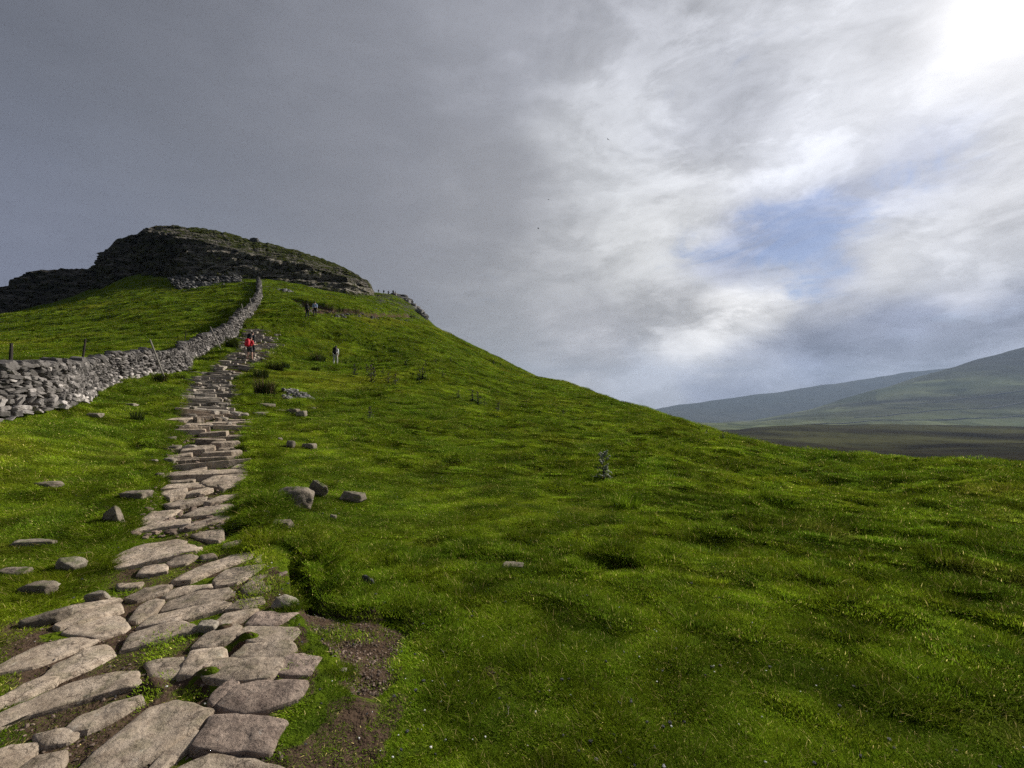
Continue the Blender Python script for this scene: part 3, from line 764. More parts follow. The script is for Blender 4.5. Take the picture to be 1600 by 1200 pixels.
def slab(poly, top, thick, mat, name='flagstone', seed=0, parent=None, seg=.035, rough=.010, rnd=True, pile=None):
    """irregular paving slab: poly world (x,y) pts; top(x,y)->z"""
    poly = np.asarray(poly, float)
    a = 0.5 * np.sum(poly[:, 0] * np.roll(poly[:, 1], -1) - np.roll(poly[:, 0], -1) * poly[:, 1])
    if a < 0: poly = poly[::-1]
    c = poly.mean(0)
    # corner rounding + subdivision
    pts = []
    n = len(poly)
    for i in range(n):
        p0, p1, p2 = poly[i - 1], poly[i], poly[(i + 1) % n]
        pts.append(p1 + (p0 - p1) * min(.10, .010 / (np.linalg.norm(p0 - p1) + 1e-6))); pts.append(p1 + (p2 - p1) * min(.10, .010 / (np.linalg.norm(p2 - p1) + 1e-6)))
    pts = np.array(pts); ring = []
    for i in range(len(pts)):
        p, q = pts[i], pts[(i + 1) % len(pts)]
        m = max(1, int(np.linalg.norm(q - p) / seg))
        for k in range(m): ring.append(p + (q - p) * k / m)
    ring = np.array(ring); nn = len(ring)
    nrm = ring - c; L = np.linalg.norm(nrm, axis=1)[:, None]; nrm = nrm / L
    ring = ring + nrm * (.011 * fbm(ring[:, 0] / .07 + seed, ring[:, 1] / .07, 3, 4, .7))[:, None]
    L = np.linalg.norm(ring - c, axis=1)[:, None]
    bev = min(.011, thick * .3)
    layers = []
    def lay(inset, dz, nzs):
        q = ring - nrm * np.minimum(inset, L * .4)
        z = top(q[:, 0], q[:, 1]) + dz + nzs * fbm(q[:, 0] / .16 + seed, q[:, 1] / .16 - seed, 9, 4)
        layers.append(np.column_stack([q, z]))
    lay(-.04, -thick, 0); lay(-.022, -bev * 1.6, rough); lay(-.018, -bev * .5, rough); lay(-.008, 0, rough)
    for s in (.84, .66, .46, .25):
        q = c + (ring - nrm * bev * 1.1 - c) * s
        z = top(q[:, 0], q[:, 1]) + rough * 1.3 * fbm(q[:, 0] / .16 + seed, q[:, 1] / .16 - seed, 9, 4) + rough * .3
        layers.append(np.column_stack([q, z]))
    V = np.concatenate(layers + [np.array([[c[0], c[1], float(top(c[0], c[1])) + rough * .4]])])
    fs = []
    for l in range(len(layers) - 1):
        i = np.arange(nn); j = (i + 1) % nn
        fs.append(np.stack([l * nn + i, l * nn + j, (l + 1) * nn + j], -1)); fs.append(np.stack([l * nn + i, (l + 1) * nn + j, (l + 1) * nn + i], -1))
    i = np.arange(nn); j = (i + 1) % nn; l = len(layers) - 1
    fs.append(np.stack([l * nn + i, l * nn + j, np.full(nn, len(V) - 1)], -1))
    fs = np.concatenate(fs)
    SLABS_XY.append(ring)
    if pile is not None:
        pile.add(V, fs, random.uniform(.55, 1.05)); return None
    off = np.array([c[0], c[1], float(top(c[0], c[1]))])
    o = np_mesh(name, V - off, fs, M[mat], parent, True, {'tint': np.full(len(V), random.uniform(.75, 1.15))})
    sm = np.ones(len(fs), bool); sm[:nn * 4] = False
    o.data.polygons.foreach_set('use_smooth', sm)
    o.location = off
    return o

FL = """560 95 700 40 880 5 925 15 900 30 740 75 600 125 550 120;575 140 720 80 930 35 1000 55 960 72 760 120 600 152;835 120 900 85 950 80 985 95 930 125 870 135;695 180 720 145 820 135 830 165 760 180;
260 400 330 350 560 300 590 315 480 345 300 400;290 430 400 375 590 338 598 365 450 410 310 445;330 465 400 415 590 390 635 440 600 460 480 498 400 475;650 410 700 350 780 312 812 325 770 370 690 415;
635 300 720 260 850 238 820 265 690 308;870 220 1000 150 1150 90 1290 62 1240 100 1100 150 960 215;1080 210 1130 165 1320 140 1290 170 1180 220 1090 240;815 360 850 315 1000 265 1130 250 1160 275 1060 320 900 345;
700 440 760 390 960 350 1100 320 1140 335 1100 358 900 410 800 425;620 555 660 490 760 450 900 428 995 455 860 490 720 530;-120 720 0 640 150 560 340 500 470 510 380 550 180 625 0 665;215 690 300 620 430 560 520 535 562 575 450 630 300 700;
-60 830 20 800 110 740 210 700 275 705 240 735 120 780 0 830;-160 950 0 880 180 800 400 720 560 685 670 675 675 740 540 770 300 830 130 880 0 950;345 945 420 890 560 830 680 795 685 815 590 870 470 935 380 960;190 975 280 955 345 950 380 965 330 1000 240 1020;
330 1230 440 1110 560 1010 740 860 870 820 1050 870 960 950 820 1040 700 1110 560 1180;740 1160 860 1035 975 965 960 1015 860 1095 800 1170;980 1050 1060 900 1200 895 1420 915 1370 970 1340 1065 1180 1055;1110 845 1150 760 1300 715 1520 735 1470 800 1320 850 1200 860;
1060 800 1100 740 1160 705 1190 715 1140 770 1080 820;1390 650 1430 600 1520 585 1590 600 1540 670 1430 685;988 690 1078 612 1400 612 1390 650 1330 700 1150 705;1165 598 1240 535 1440 525 1465 550 1418 598;1180 485 1240 440 1470 445 1490 465 1440 505 1300 512;
905 680 960 575 1090 555 1110 570 1040 650 960 685;970 540 1040 480 1170 440 1190 450 1160 500 1050 540;1240 420 1290 375 1480 372 1430 400 1350 430;1090 420 1130 385 1280 360 1240 390 1130 435;1145 355 1190 315 1300 298 1310 320 1220 350;
1220 250 1270 200 1380 165 1430 180 1410 215 1350 260 1250 285;730 620 850 595 930 600 870 680 800 700;-80 1130 0 1060 60 1040 185 1025 130 1080 40 1150 -80 1230;60 1180 180 1090 310 1065 300 1110 220 1200 100 1250;
830 1260 910 1150 1050 1095 1200 1100 1420 1150 1500 1260;1280 110 1330 70 1390 75 1370 100 1300 125;820 290 900 250 1040 235 1050 250 960 265 850 298;1010 90 1060 80 1080 95 1020 105;590 235 700 225 690 245 610 250"""
FL2 = """690 690 760 640 900 628 850 650 860 665 800 685 700 700;660 735 790 690 940 672 945 700 800 715 690 740;900 725 960 700 1080 660 1170 658 1080 690 960 725;960 755 1000 740 1110 718 1110 760 1090 780 1000 765;
915 660 1000 620 1150 600 1165 610 1120 640 1010 655 960 665;825 600 900 580 1030 562 1020 580 900 610 860 612;1030 590 1100 560 1210 545 1200 560 1120 580 1060 595;1120 805 1200 780 1210 785 1180 808 1130 815;
810 545 850 520 930 520 930 550 850 570;940 540 1030 520 1060 522 1000 540 900 555;1010 490 1080 455 1150 448 1240 455 1200 485 1100 510 1040 505;840 480 900 465 990 462 960 480 860 490;900 440 1000 420 1030 415 1000 435 920 448;
1160 420 1190 405 1255 405 1240 420;815 445 870 440 880 460 830 468;1090 500 1180 498 1260 478 1240 500 1120 522"""
flat_i = {26, 27, 28}
rough_i = {22, 23, 24, 25, 34, 31}
cnt = 0
for src, oy in ((FL, 840.0), (FL2, 600.0)):
    for i, t in enumerate(src.replace('\n', '').split(';')):
        a = list(map(float, t.split()))
        uv = [(a[k] * .3125, oy + a[k + 1] * .3125) for k in range(0, len(a), 2)]
        lift = .006 if oy > 700 else -.005
        w = np.array([G(min(u, 900), min(v, 1300), lift) for u, v in uv])
        xy = w[:, :2]; cc_ = xy.mean(0); dd_ = xy - cc_; xy = cc_ + dd_ * (1 + .008 / np.maximum(np.linalg.norm(dd_, axis=1), .08))[:, None]; z = Hb(xy[:, 0], xy[:, 1]) + lift
        A = np.column_stack([xy, np.ones(len(xy))])
        cf = np.linalg.lstsq(A, z, rcond=None)[0] + np.array([random.uniform(-.025, .025), random.uniform(-.025, .03), 0])
        cf[2] -= (cf[:2] * xy.mean(0)).sum() - (np.linalg.lstsq(A, z, rcond=None)[0][:2] * xy.mean(0)).sum() - random.uniform(-.007, .010)
        top = lambda x, y, cf=cf: cf[0] * x + cf[1] * y + cf[2]
        cnt += 1
        rgh = (oy > 700 and i in rough_i)
        o = slab(xy, top, .14, 'flag_grey' if rgh else 'flag', seed=cnt * 3, parent=path, rough=.022 if rgh else (.004 if (oy > 700 and i in flat_i) else .012))
        if oy > 700 and i in flat_i: o['label'] = 'smooth square-cut paving slab with a level sanded top'
        elif rgh: o['label'] = 'rough pitted reddish paving slab'

# stepped rows further up
steps = Pile()
ROWS = [(752, 250, 388), (745, 252, 388), (720, 262, 390), (700, 268, 388), (680, 275, 385), (660, 272, 388), (640, 275, 376), (620, 285, 372), (605, 292, 372), (590, 298, 375), (578, 320, 392), (568, 345, 420), (556, 360, 432), (545, 370, 434), (530, 380, 432), (517, 384, 425)]
Lw = np.array([G(a, v)[:2] for v, a, b in ROWS]); Rw = np.array([G(b, v)[:2] for v, a, b in ROWS])
Cw = (Lw + Rw) / 2; Ww = np.linalg.norm(Rw - Lw, axis=1)
sl = np.concatenate([[0], np.cumsum(np.linalg.norm(np.diff(Cw, axis=0), axis=1))])
s = 0.0; rowi = 0; made = cnt
rg = np.random.default_rng(42)
while s < sl[-1]:
    c = np.array([np.interp(s, sl, Cw[:, 0]), np.interp(s, sl, Cw[:, 1])]); wd = np.interp(s, sl, Ww)
    c2 = np.array([np.interp(s + 1.5, sl, Cw[:, 0]), np.interp(s + 1.5, sl, Cw[:, 1])]) if s + 1.5 < sl[-1] else c + last
    last = c2 - c; d = last / np.linalg.norm(last)
    d = d * .75 + np.array([-.25, .97]) * .25 + rg.normal(size=2) * .09; d /= np.linalg.norm(d)
    pr = np.array([d[1], -d[0]])
    dep = rg.uniform(.26, .46)
    x = -wd / 2 + rg.normal() * .24
    end = wd / 2 + rg.normal() * .28
    while x < end - .15:
        w = min(rg.uniform(.3, 1.0) if rg.random() < .7 else rg.uniform(.9, 1.7), end - x)
        if rg.random() > .25:
            skew = rg.normal() * .07
            yj = rg.normal() * .17
            loc = [(x + .02, yj - dep * .5 + rg.normal() * .03), (x + w * .35, yj - dep * .5 + rg.normal() * .05), (x + w * .7, yj - dep * .5 + rg.normal() * .05), (x + w - .03, yj - dep * .5 + skew), (x + w - .02 + rg.normal() * .03, yj + dep * .1), (x + w - .05, yj + dep * .5 + skew), (x + w * .5, yj + dep * .52 + rg.normal() * .03), (x + .05, yj + dep * .5)]
            xy = np.array([c + pr * a + d * b for a, b in loc])
            m = xy.mean(0); back = m + d * dep * .5
            gz = float(Hb(np.array([back[0]]), np.array([back[1]]))[0])
            gx = float(Hb(np.array([m[0] + pr[0] * .4]), np.array([m[1] + pr[1] * .4]))[0] - Hb(np.array([m[0] - pr[0] * .4]), np.array([m[1] - pr[1] * .4]))[0]) / .8
            z0 = gz + .0 + rg.normal() * .035
            g1 = np.array([pr[0] * gx * .6, pr[1] * gx * .6]) + d * (rg.normal() * .07 - .02) + pr * rg.normal() * .06
            top = lambda X, Y, g1=g1, m=m, z0=z0: z0 + g1[0] * (X - m[0]) + g1[1] * (Y - m[1])
            far = made >= 99
            slab(xy, top, .2, 'flag', seed=made + 7, parent=path, seg=.12 if not far else .3, rough=.012, pile=steps if far else None)
            made += 1
            if rg.random() < .16:
                q = xy.mean(0) + pr * rg.normal() * .2 + d * rg.normal() * .15
                vv_, ff_ = rock_np(rg.uniform(.15, .5), rg.uniform(.15, .35), rg.uniform(.12, .26), made + 31, 2, 9, .1)
                steps.add(vv_ @ rz_(rg.random() * 6).T + np.array([q[0], q[1], z0 + .01]), ff_, rg.uniform(.5, 1.0))
        x += w + rg.uniform(.0, .05)
    s += dep + rg.uniform(-.02, .16)
    rowi += 1
o = steps.build('step_stones', M['flag_far'], path, False); tag(o, kind='stuff')

# ------------------------------------------------------------------ dry stone wall
WB = [(14, 3, None), (0, 646, 13), (60, 636, 0), (100, 624, 0), (128, 611, 0), (160, 601, 0), (200, 592, 0), (245, 585, 0), (281, 578, 0), (285, 562, 0), (305, 554, 0), (335, 539, 0), (353, 530, 0), (374, 507, 0), (395, 486, 0), (404, 465, 0), (404, 442, 0)]
wall_pts = [np.array([-13.0, -1.0]), np.array([-13.2, 6.0])] + [G(u, v)[:2] for u, v, q in WB[1:]]
wall_pts = np.array(wall_pts)
WSEG = np.linalg.norm(np.diff(wall_pts, axis=0), axis=1); WS = np.concatenate([[0], np.cumsum(WSEG)])
def wat(s): return np.array([np.interp(s, WS, wall_pts[:, 0]), np.interp(s, WS, wall_pts[:, 1])])
def wdir(s):
    d = wat(min(s + .6, WS[-1])) - wat(max(s - .6, 0)); return d / np.linalg.norm(d)
wall = Pile(); core = Pile()
rg = np.random.default_rng(99)
s = 0.0
cs = []
while s < WS[-1]:
    p = wat(s); d = wdir(s); n = np.array([d[1], -d[0]])      # n points to the path side
    rr_ = np.linalg.norm(p)
    far = rr_ > 48
    g = Hs(*(p + n * .05))
    hgt = 1.20 + .16 * float(noise(s / 3.1, 0.5, 3)) + .2 * float(noise(s / .9, 4.5, 3))
    hgt *= .92 - .12 * float(sstep(28, 50, rr_))
    stp = rg.uniform(.17, .33) * (1.7 if far else 1.0)
    z = 0.0
    while z < hgt:
        hs = rg.uniform(.07, .17) * (1.0 if z < .4 * hgt else .85) * (1.5 if far else 1.0)
        t = z / hgt
        for side in ((1, -1) if (rr_ < 70) else (1, -1)):
            if side < 0 and z < hgt * .45: continue
            off = .62 * (1 - t) + .20 * t - .13
            L = stp * rg.uniform(.85, 1.35)
            q = p + n * (off * side) + d * rg.normal() * .06
            v, f = rock_np(L, .36, hs * rg.uniform(.9, 1.25), int(rg.integers(1e6)), 3 if rr_ < 24 else 2, 4, 0, .62)
            if rg.random() < .6:
                v = v @ rot3(0, rg.normal() * .45, 0).T
            a = math.atan2(d[1], d[0])
            v = v @ rot3(rg.normal() * .12, rg.normal() * .1, a + rg.normal() * .18).T
            tint = rg.uniform(.22, .80)
            if t < .2 and rg.random() < .35: tint = rg.uniform(1.1, 1.8)
            if rg.random() < .06: tint = rg.uniform(1.0, 1.5)
            wall.add(v + np.array([q[0], q[1], g + z + hs / 2 - .05]), f, tint)
        z += hs * .93
    # cope stones across the top, tumbled
    q = p + n * rg.normal() * .05
    v, f = rock_np(stp * 1.2, .5, rg.uniform(.16, .32), int(rg.integers(1e6)), 3 if rr_ < 24 else 2, 5, 0, .65)
    v = v @ rot3(rg.normal() * .15, rg.normal() * .35, math.atan2(d[1], d[0]) + rg.normal() * .3).T
    wall.add(v + np.array([q[0], q[1], g + hgt + .03]), f, rg.uniform(.25, .65))
    cs.append((p, n, g, hgt))
    s += stp * .92
cv = []; cf_ = []
for k, (p, n, g, hgt) in enumerate(cs):
    for off, z in ((.42, -.3), (.14, hgt - .12), (-.14, hgt - .12), (-.42, -.3)):
        cv.append((p[0] + n[0] * off, p[1] + n[1] * off, g + z))
    if k:
        a0 = 4 * k - 4; b0 = 4 * k
        cf_ += [(a0 + j, b0 + j, b0 + j + 1, a0 + j + 1) for j in range(3)]
wroot = wall.build('dry_stone_wall', M['wall'])
tag(wroot, 'tumbledown grey dry stone wall climbing the left side of the hill', 'wall')
mesh_obj('dark_filler', cv, cf_, M['wallcore'], wroot)  # dark prism added inside the wall to block the gaps between stones

# ------------------------------------------------------------------ tubes
def tube_np(pts, rad, n=6, cap=True):
    pts = np.asarray(pts, float); V = []; Fc = []
    m = len(pts)
    ref = np.array([0.31, .87, .12])
    for i in range(m):
        t = pts[min(i + 1, m - 1)] - pts[max(i - 1, 0)]; t = t / (np.linalg.norm(t) + 1e-9)
        a = np.cross(t, ref); a /= np.linalg.norm(a) + 1e-9; b = np.cross(t, a)
        for k in range(n):
            w = 2 * math.pi * k / n
            V.append(pts[i] + rad[i] * (math.cos(w) * a + math.sin(w) * b))
    for i in range(m - 1):
        for k in range(n):
            k2 = (k + 1) % n
            Fc.append((i * n + k, i * n + k2, (i + 1) * n + k2)); Fc.append((i * n + k, (i + 1) * n + k2, (i + 1) * n + k))
    if cap:
        V.append(pts[0]); V.append(pts[-1]); c0, c1 = len(V) - 2, len(V) - 1
        for k in range(n):
            k2 = (k + 1) % n
            Fc.append((c0, k2, k)); Fc.append((c1, (m - 1) * n + k, (m - 1) * n + k2))
    return np.array(V), np.array(Fc)

# fence posts leaning at the wall
POSTS = [((14, 572), (24, 537), 1.5, 'wood_dark', 'dark leaning post behind the wall nearest the left edge'),
         ((124, 564), (137, 530), 1.5, 'wood_dark', 'dark post leaning right behind the middle of the near wall'),
         ((257, 580), (237, 531), .0, 'wood', 'pale post leaning left in front of the corner of the wall'),
         ((288, 532), (292, 518), 1.2, 'wood_dark', 'thin dark stake behind the wall just past its corner'),
         ((346, 540), (330, 511), .0, 'wood', 'pale post leaning left across the bend of the climbing wall'),
         ((367, 503), (367, 488), .2, 'wood', 'upright pale post on the wall above the bend'),
         ((384, 495), (378, 475), .0, 'wood', 'pale leaning post above the upright one'),
         ((390, 490), (387, 476), .0, 'wood', 'short pale post close beside the higher leaning post'),
         ((395, 484), (391, 466), .0, 'wood', 'pale post second from the top of the line'),
         ((404, 472), (399, 458), .0, 'wood', 'topmost pale post where the wall nears the crag')]
for (b, t, back, mt, lab) in POSTS:
    # stand the post just in front of (or behind) the wall line
    best = min(np.linspace(0, WS[-1], 1500), key=lambda s: abs(wat(s)[0] / max(wat(s)[1], .5) - (b[0] - UC) / F) + (9 if wat(s)[1] < 5 else 0))
    p = wat(best)
    d = wdir(best); n = np.array([d[1], -d[0]])
    cr_ = np.array([(b[0] - UC) / F, 1.0]); cr_ /= np.linalg.norm(cr_)
    sn_ = max(.3, abs(d[0] * cr_[1] - d[1] * cr_[0]))
    Yp = p[1] + (.75 if back else -1.0) / sn_; gx = Yp * (b[0] - UC) / F
    gz = Hs(gx, Yp)
    zt = EYE + Yp * (VH - t[1]) / F
    xt = Yp * (t[0] - UC) / F
    top = np.array([xt - gx, -.1, zt - gz])
    if top[2] > 2.4: top *= 2.4 / top[2] if back == 0 else 1
    w = max(.045, Yp * 1.7 / F * .5)
    if mt == 'wood_dark' and b[0] == 288: w *= .6
    pts = [top * a for a in (-.15, .0, .3, .6, .85, 1.0)]
    v, f = tube_np(pts, [w, w, w * .97, w * .93, w * .9, w * .8], 7)
    o = np_mesh('fence_post', v, f, M[mt], None, False); o.location = (gx, Yp, gz)
    tag(o, lab, 'fence post', 'old wooden posts along the dry stone wall')

# ------------------------------------------------------------------ plants
def blade_np(base, dirx, h, w, bend, segs=3):
    """one tapering blade of grass"""
    a = math.cos(dirx), math.sin(dirx); px, py = -a[1], a[0]
    V = []; Fc = []
    for i in range(segs + 1):
        t = i / segs
        x = base[0] + a[0] * bend * t * t; y = base[1] + a[1] * bend * t * t; z = base[2] + h * (t - .18 * t * t * min(1, bend / h))
        ww = w * (1 - t * .85) / 2
        if i < segs:
            V += [(x - px * ww, y - py * ww, z), (x + px * ww, y + py * ww, z)]
        else:
            V.append((x, y, z))
    for i in range(segs - 1):
        Fc += [(2 * i, 2 * i + 1, 2 * i + 3), (2 * i, 2 * i + 3, 2 * i + 2)]
    Fc.append((2 * segs - 2, 2 * segs - 1, 2 * segs))
    return np.array(V), np.array(Fc)

def blades(n, rad, h0, h1, w, bend, seed, segs=3, pw=.5):
    rg = np.random.default_rng(seed); V = []; Fc = []; c = 0
    for i in range(n):
        a = rg.random() * 6.283; r = rad * rg.random() ** pw
        b = (r * math.cos(a), r * math.sin(a), -.01)
        hh = rg.uniform(h0, h1); d = a + rg.normal() * .9
        v, f = blade_np(b, d, hh, w * rg.uniform(.7, 1.3), bend * hh * rg.uniform(.3, 1.5), segs)
        V.append(v); Fc.append(f + c); c += len(v)
    return np.concatenate(V), np.concatenate(Fc)

def rush(u, v, w, h, label, n=260, mat='rush', name='rush_clump', tips=True, cat='rushes', group='clumps of rushes and coarse grass', seed=0, flare=.35):
    p = ground(u, v); W = w * p.y / F; Hh = h * p.y / F
    root = empty(name, p + Vector((0, 0, -.03)))
    tag(root, label, cat, group)
    V, Fc = blades(n, W * .33, Hh * .5, Hh * 1.05, max(.012, p.y * .0016), flare, seed + int(u), 3)
    np_mesh('blades', V, Fc, M[mat], root, False)
    if tips:
        V, Fc = blades(int(n * .25), W * .3, Hh * .85, Hh * 1.2, max(.010, p.y * .0012), flare * .8, seed + int(u) + 5, 3)
        np_mesh('dry_stalks', V, Fc, M['drystem'], root, False)
    return root
rush(414, 620, 42, 32, 'large dark rush clump with brown tips above the stone bank', 420)
rush(408, 594, 30, 20, 'dark rush clump on the right edge of the steps below the walkers', 260, tips=False)
rush(430, 581, 34, 22, 'broad dark rush clump to the right of the steps below the red rucksack', 320, tips=False)
rush(447, 578, 14, 12, 'small rush clump touching the broad one on its right', 120, tips=False)
rush(493, 580, 20, 10, 'low dark rush clump left of the walker in pale trousers', 160, tips=False)
rush(497, 568, 34, 16, 'reddish brown stalky clump left of the walker in pale trousers', 120)
rush(250, 598, 26, 18, 'dark rush clump at the foot of the wall by the leaning post', 220, tips=False)
rush(280, 594, 20, 12, 'smaller rush clump right of the wall corner', 160, tips=False)
rush(215, 660, 24, 22, 'wispy clump in the grass between the wall and the steps', 120, tips=False)
rush(362, 545, 26, 22, 'tall rushes at the bend of the wall beside the steps', 220, tips=False)
rush(316, 566, 26, 12, 'low rushes at the foot of the wall past its corner', 180, tips=False)
rush(980, 792, 70, 34, 'pale coarse grass tussock just below the big thistle', 420, 'tussock', 'grass_tussock', False, 'tussock', flare=.8)
rush(1190, 830, 90, 34, 'wide dark tussock in the middle of the right slope', 460, 'tussock', 'grass_tussock', False, 'tussock', flare=.9)
rush(1255, 812, 70, 30, 'dark tussock right of the wide dark tussock', 360, 'tussock', 'grass_tussock', False, 'tussock', flare=.9)
rush(1140, 790, 60, 20, 'low tussock left and behind the wide dark tussock', 300, 'tussock', 'grass_tussock', False, 'tussock', flare=.9)
rush(1475, 885, 90, 44, 'tall grass tussock near the right edge of the slope', 460, 'tussock', 'grass_tussock', False, 'tussock', flare=.8)
rush(1425, 838, 70, 26, 'flattened tussock above the tall right edge tussock', 300, 'tussock', 'grass_tussock', False, 'tussock', flare=1.0)
rush(1570, 890, 70, 30, 'tussock cut close to the right edge of the picture', 300, 'tussock', 'grass_tussock', False, 'tussock', flare=1.0)
rush(560, 945, 80, 20, 'dark overhanging grass on the lip of the bare soil hollow', 420, 'tussock', 'grass_tussock', False, 'tussock', flare=1.0)
rush(1140, 691, 28, 13, 'reddish brown plant clump on the right skyline of the slope', 160)

def leaf_np(base, az, L, w, rise, droop, spiky=True):
    segs = 6; V = []; Fc = []
    a = np.array([math.cos(az), math.sin(az), 0]); p = np.array([-math.sin(az), math.cos(az), 0])
    for i in range(segs + 1):
        t = i / segs
        c = np.array(base) + a * L * t + np.array([0, 0, rise * t - droop * t * t])
        ww = w * math.sin(math.pi * min(1, t * .9 + .1)) * (1.3 if i % 2 else .45 if spiky else 1)
        V += [c - p * ww / 2 + np.array([0, 0, .012 * (i % 2)]), c + p * ww / 2 + np.array([0, 0, .012 * (i % 2)])]
    for i in range(segs):
        Fc += [(2 * i, 2 * i + 1, 2 * i + 3), (2 * i, 2 * i + 3, 2 * i + 2)]
    return np.array(V), np.array(Fc)

def thistle(h, seed, nbr=6, leafy=1.0, dry=False):
    """returns stem, leaves and head geometry for a spear thistle h metres tall"""
    rg = np.random.default_rng(seed)
    S = Pile(); Lf = Pile(); heads = []
    tip = np.array([rg.normal() * .04, rg.normal() * .04, 1.0]) * h * .9
    mid = tip * .5 + np.array([rg.normal() * .03, rg.normal() * .03, 0]) * h
    S.add(*tube_np([np.zeros(3) - [0, 0, .05], mid * .5, mid, tip * .8, tip], [.016 * h, .015 * h, .012 * h, .009 * h, .006 * h], 6))
    heads.append((tip, .045 * h))
    for k in range(nbr):
        t = .35 + .6 * k / max(1, nbr - 1)
        st = tip * t; az = rg.random() * 6.28; L = h * rg.uniform(.14, .28) * (1.2 - .5 * t)
        e = st + np.array([math.cos(az) * L * .65, math.sin(az) * L * .65, L * .9])
        m = (st + e) / 2 + np.array([math.cos(az), math.sin(az), 0]) * L * .12
        S.add(*tube_np([st, m, e], [.008 * h, .007 * h, .005 * h], 5))
        heads.append((e, .036 * h * rg.uniform(.8, 1.2)))
        for q in range(3):
            az2 = az + rg.normal(); m2 = st + (e - st) * rg.uniform(.3, .9)
            Lf.add(*leaf_np(m2, az2, h * .09, h * .03, h * .05, h * .04))
            if q < 2:
                e2 = m2 + np.array([math.cos(az2) * .07 * h, math.sin(az2) * .07 * h, .09 * h])
                S.add(*tube_np([m2, e2], [.005 * h, .004 * h], 4)); heads.append((e2, .028 * h * rg.uniform(.8, 1.2)))
    for k in range(int(26 * leafy)):
        t = rg.random() ** 1.3 * .85
        L = h * (.30 * (1 - t) + .10) * rg.uniform(.7, 1.2)
        Lf.add(*leaf_np(tip * t + np.array([0, 0, .01]), rg.random() * 6.28, L, L * .32, L * rg.uniform(.3, .9), L * rg.uniform(.3, .9)))
    return S, Lf, heads

def head_np(c, r, seed, fuzzy):
    rg = np.random.default_rng(seed)
    v, f = ICO[2]
    k = 1 + .35 * rg.random(len(v)) if fuzzy else 1 + .18 * rg.random(len(v))
    v = v * k[:, None] * r * np.array([1, 1, 1.15])
    v = np.where(v[:, 2:3] > 0, v * np.array([1.15, 1.15, 1.0]), v)
    return v + c, f

THISTLE_GROUP = 'thistles scattered over the hillside'
def put_thistle(root_src, u, v, h_px, label, src_h, yaw):
    p = ground(u, v); s = 1.2 * (h_px * p.y / F) / src_h
    r = root_src.copy(); COL.objects.link(r)
    r.location = p; r.scale = (s, s, s); r.rotation_euler = (0, 0, yaw); r['label'] = label
    for ch in root_src.children:
        c = ch.copy(); COL.objects.link(c); c.parent = r
    return r
def build_thistle(u, v, h, label, seed, nbr, leafy, fuzzy=True, headmat='down', stemmat='stem', sep_heads=True):
    p = ground(u, v)
    root = empty('thistle', p)
    tag(root, label, 'thistle', THISTLE_GROUP)
    S, Lf, heads = thistle(h, seed, nbr, leafy)
    S.build('stem', M[stemmat], root); Lf.build('leaves', M['leaf'], root)
    if sep_heads:
        for k, (c, r) in enumerate(heads):
            V, f = head_np(c, r, seed + k, fuzzy); np_mesh('seed_head', V, f, M[headmat], root, False)
    else:
        for k, (c, r) in enumerate(heads[:6]):
            V, f = head_np(c, r, seed + k, fuzzy); np_mesh('seed_head', V, f, M[headmat], root, False)
    return root
p0 = ground(943, 747)
h0 = 49 * p0.y / F
big = build_thistle(943, 747, h0, 'big pale-headed thistle standing alone in the middle of the slope', 5, 9, 1.6)
TH1 = build_thistle(618, 604, 26 * ground(618, 604).y / F, 'slim tall thistle right of the brown stalk pair', 31, 6, .8, True, 'burr', 'drystem', False)
h1 = 26 * ground(618, 604).y / F
TH2 = build_thistle(655, 595, 20 * ground(655, 595).y / F, 'bushy dark thistle in the upper slope right of the slim ones', 32, 8, 2.0, True, 'burr', 'stem', False)
h2 = 20 * ground(655, 595).y / F
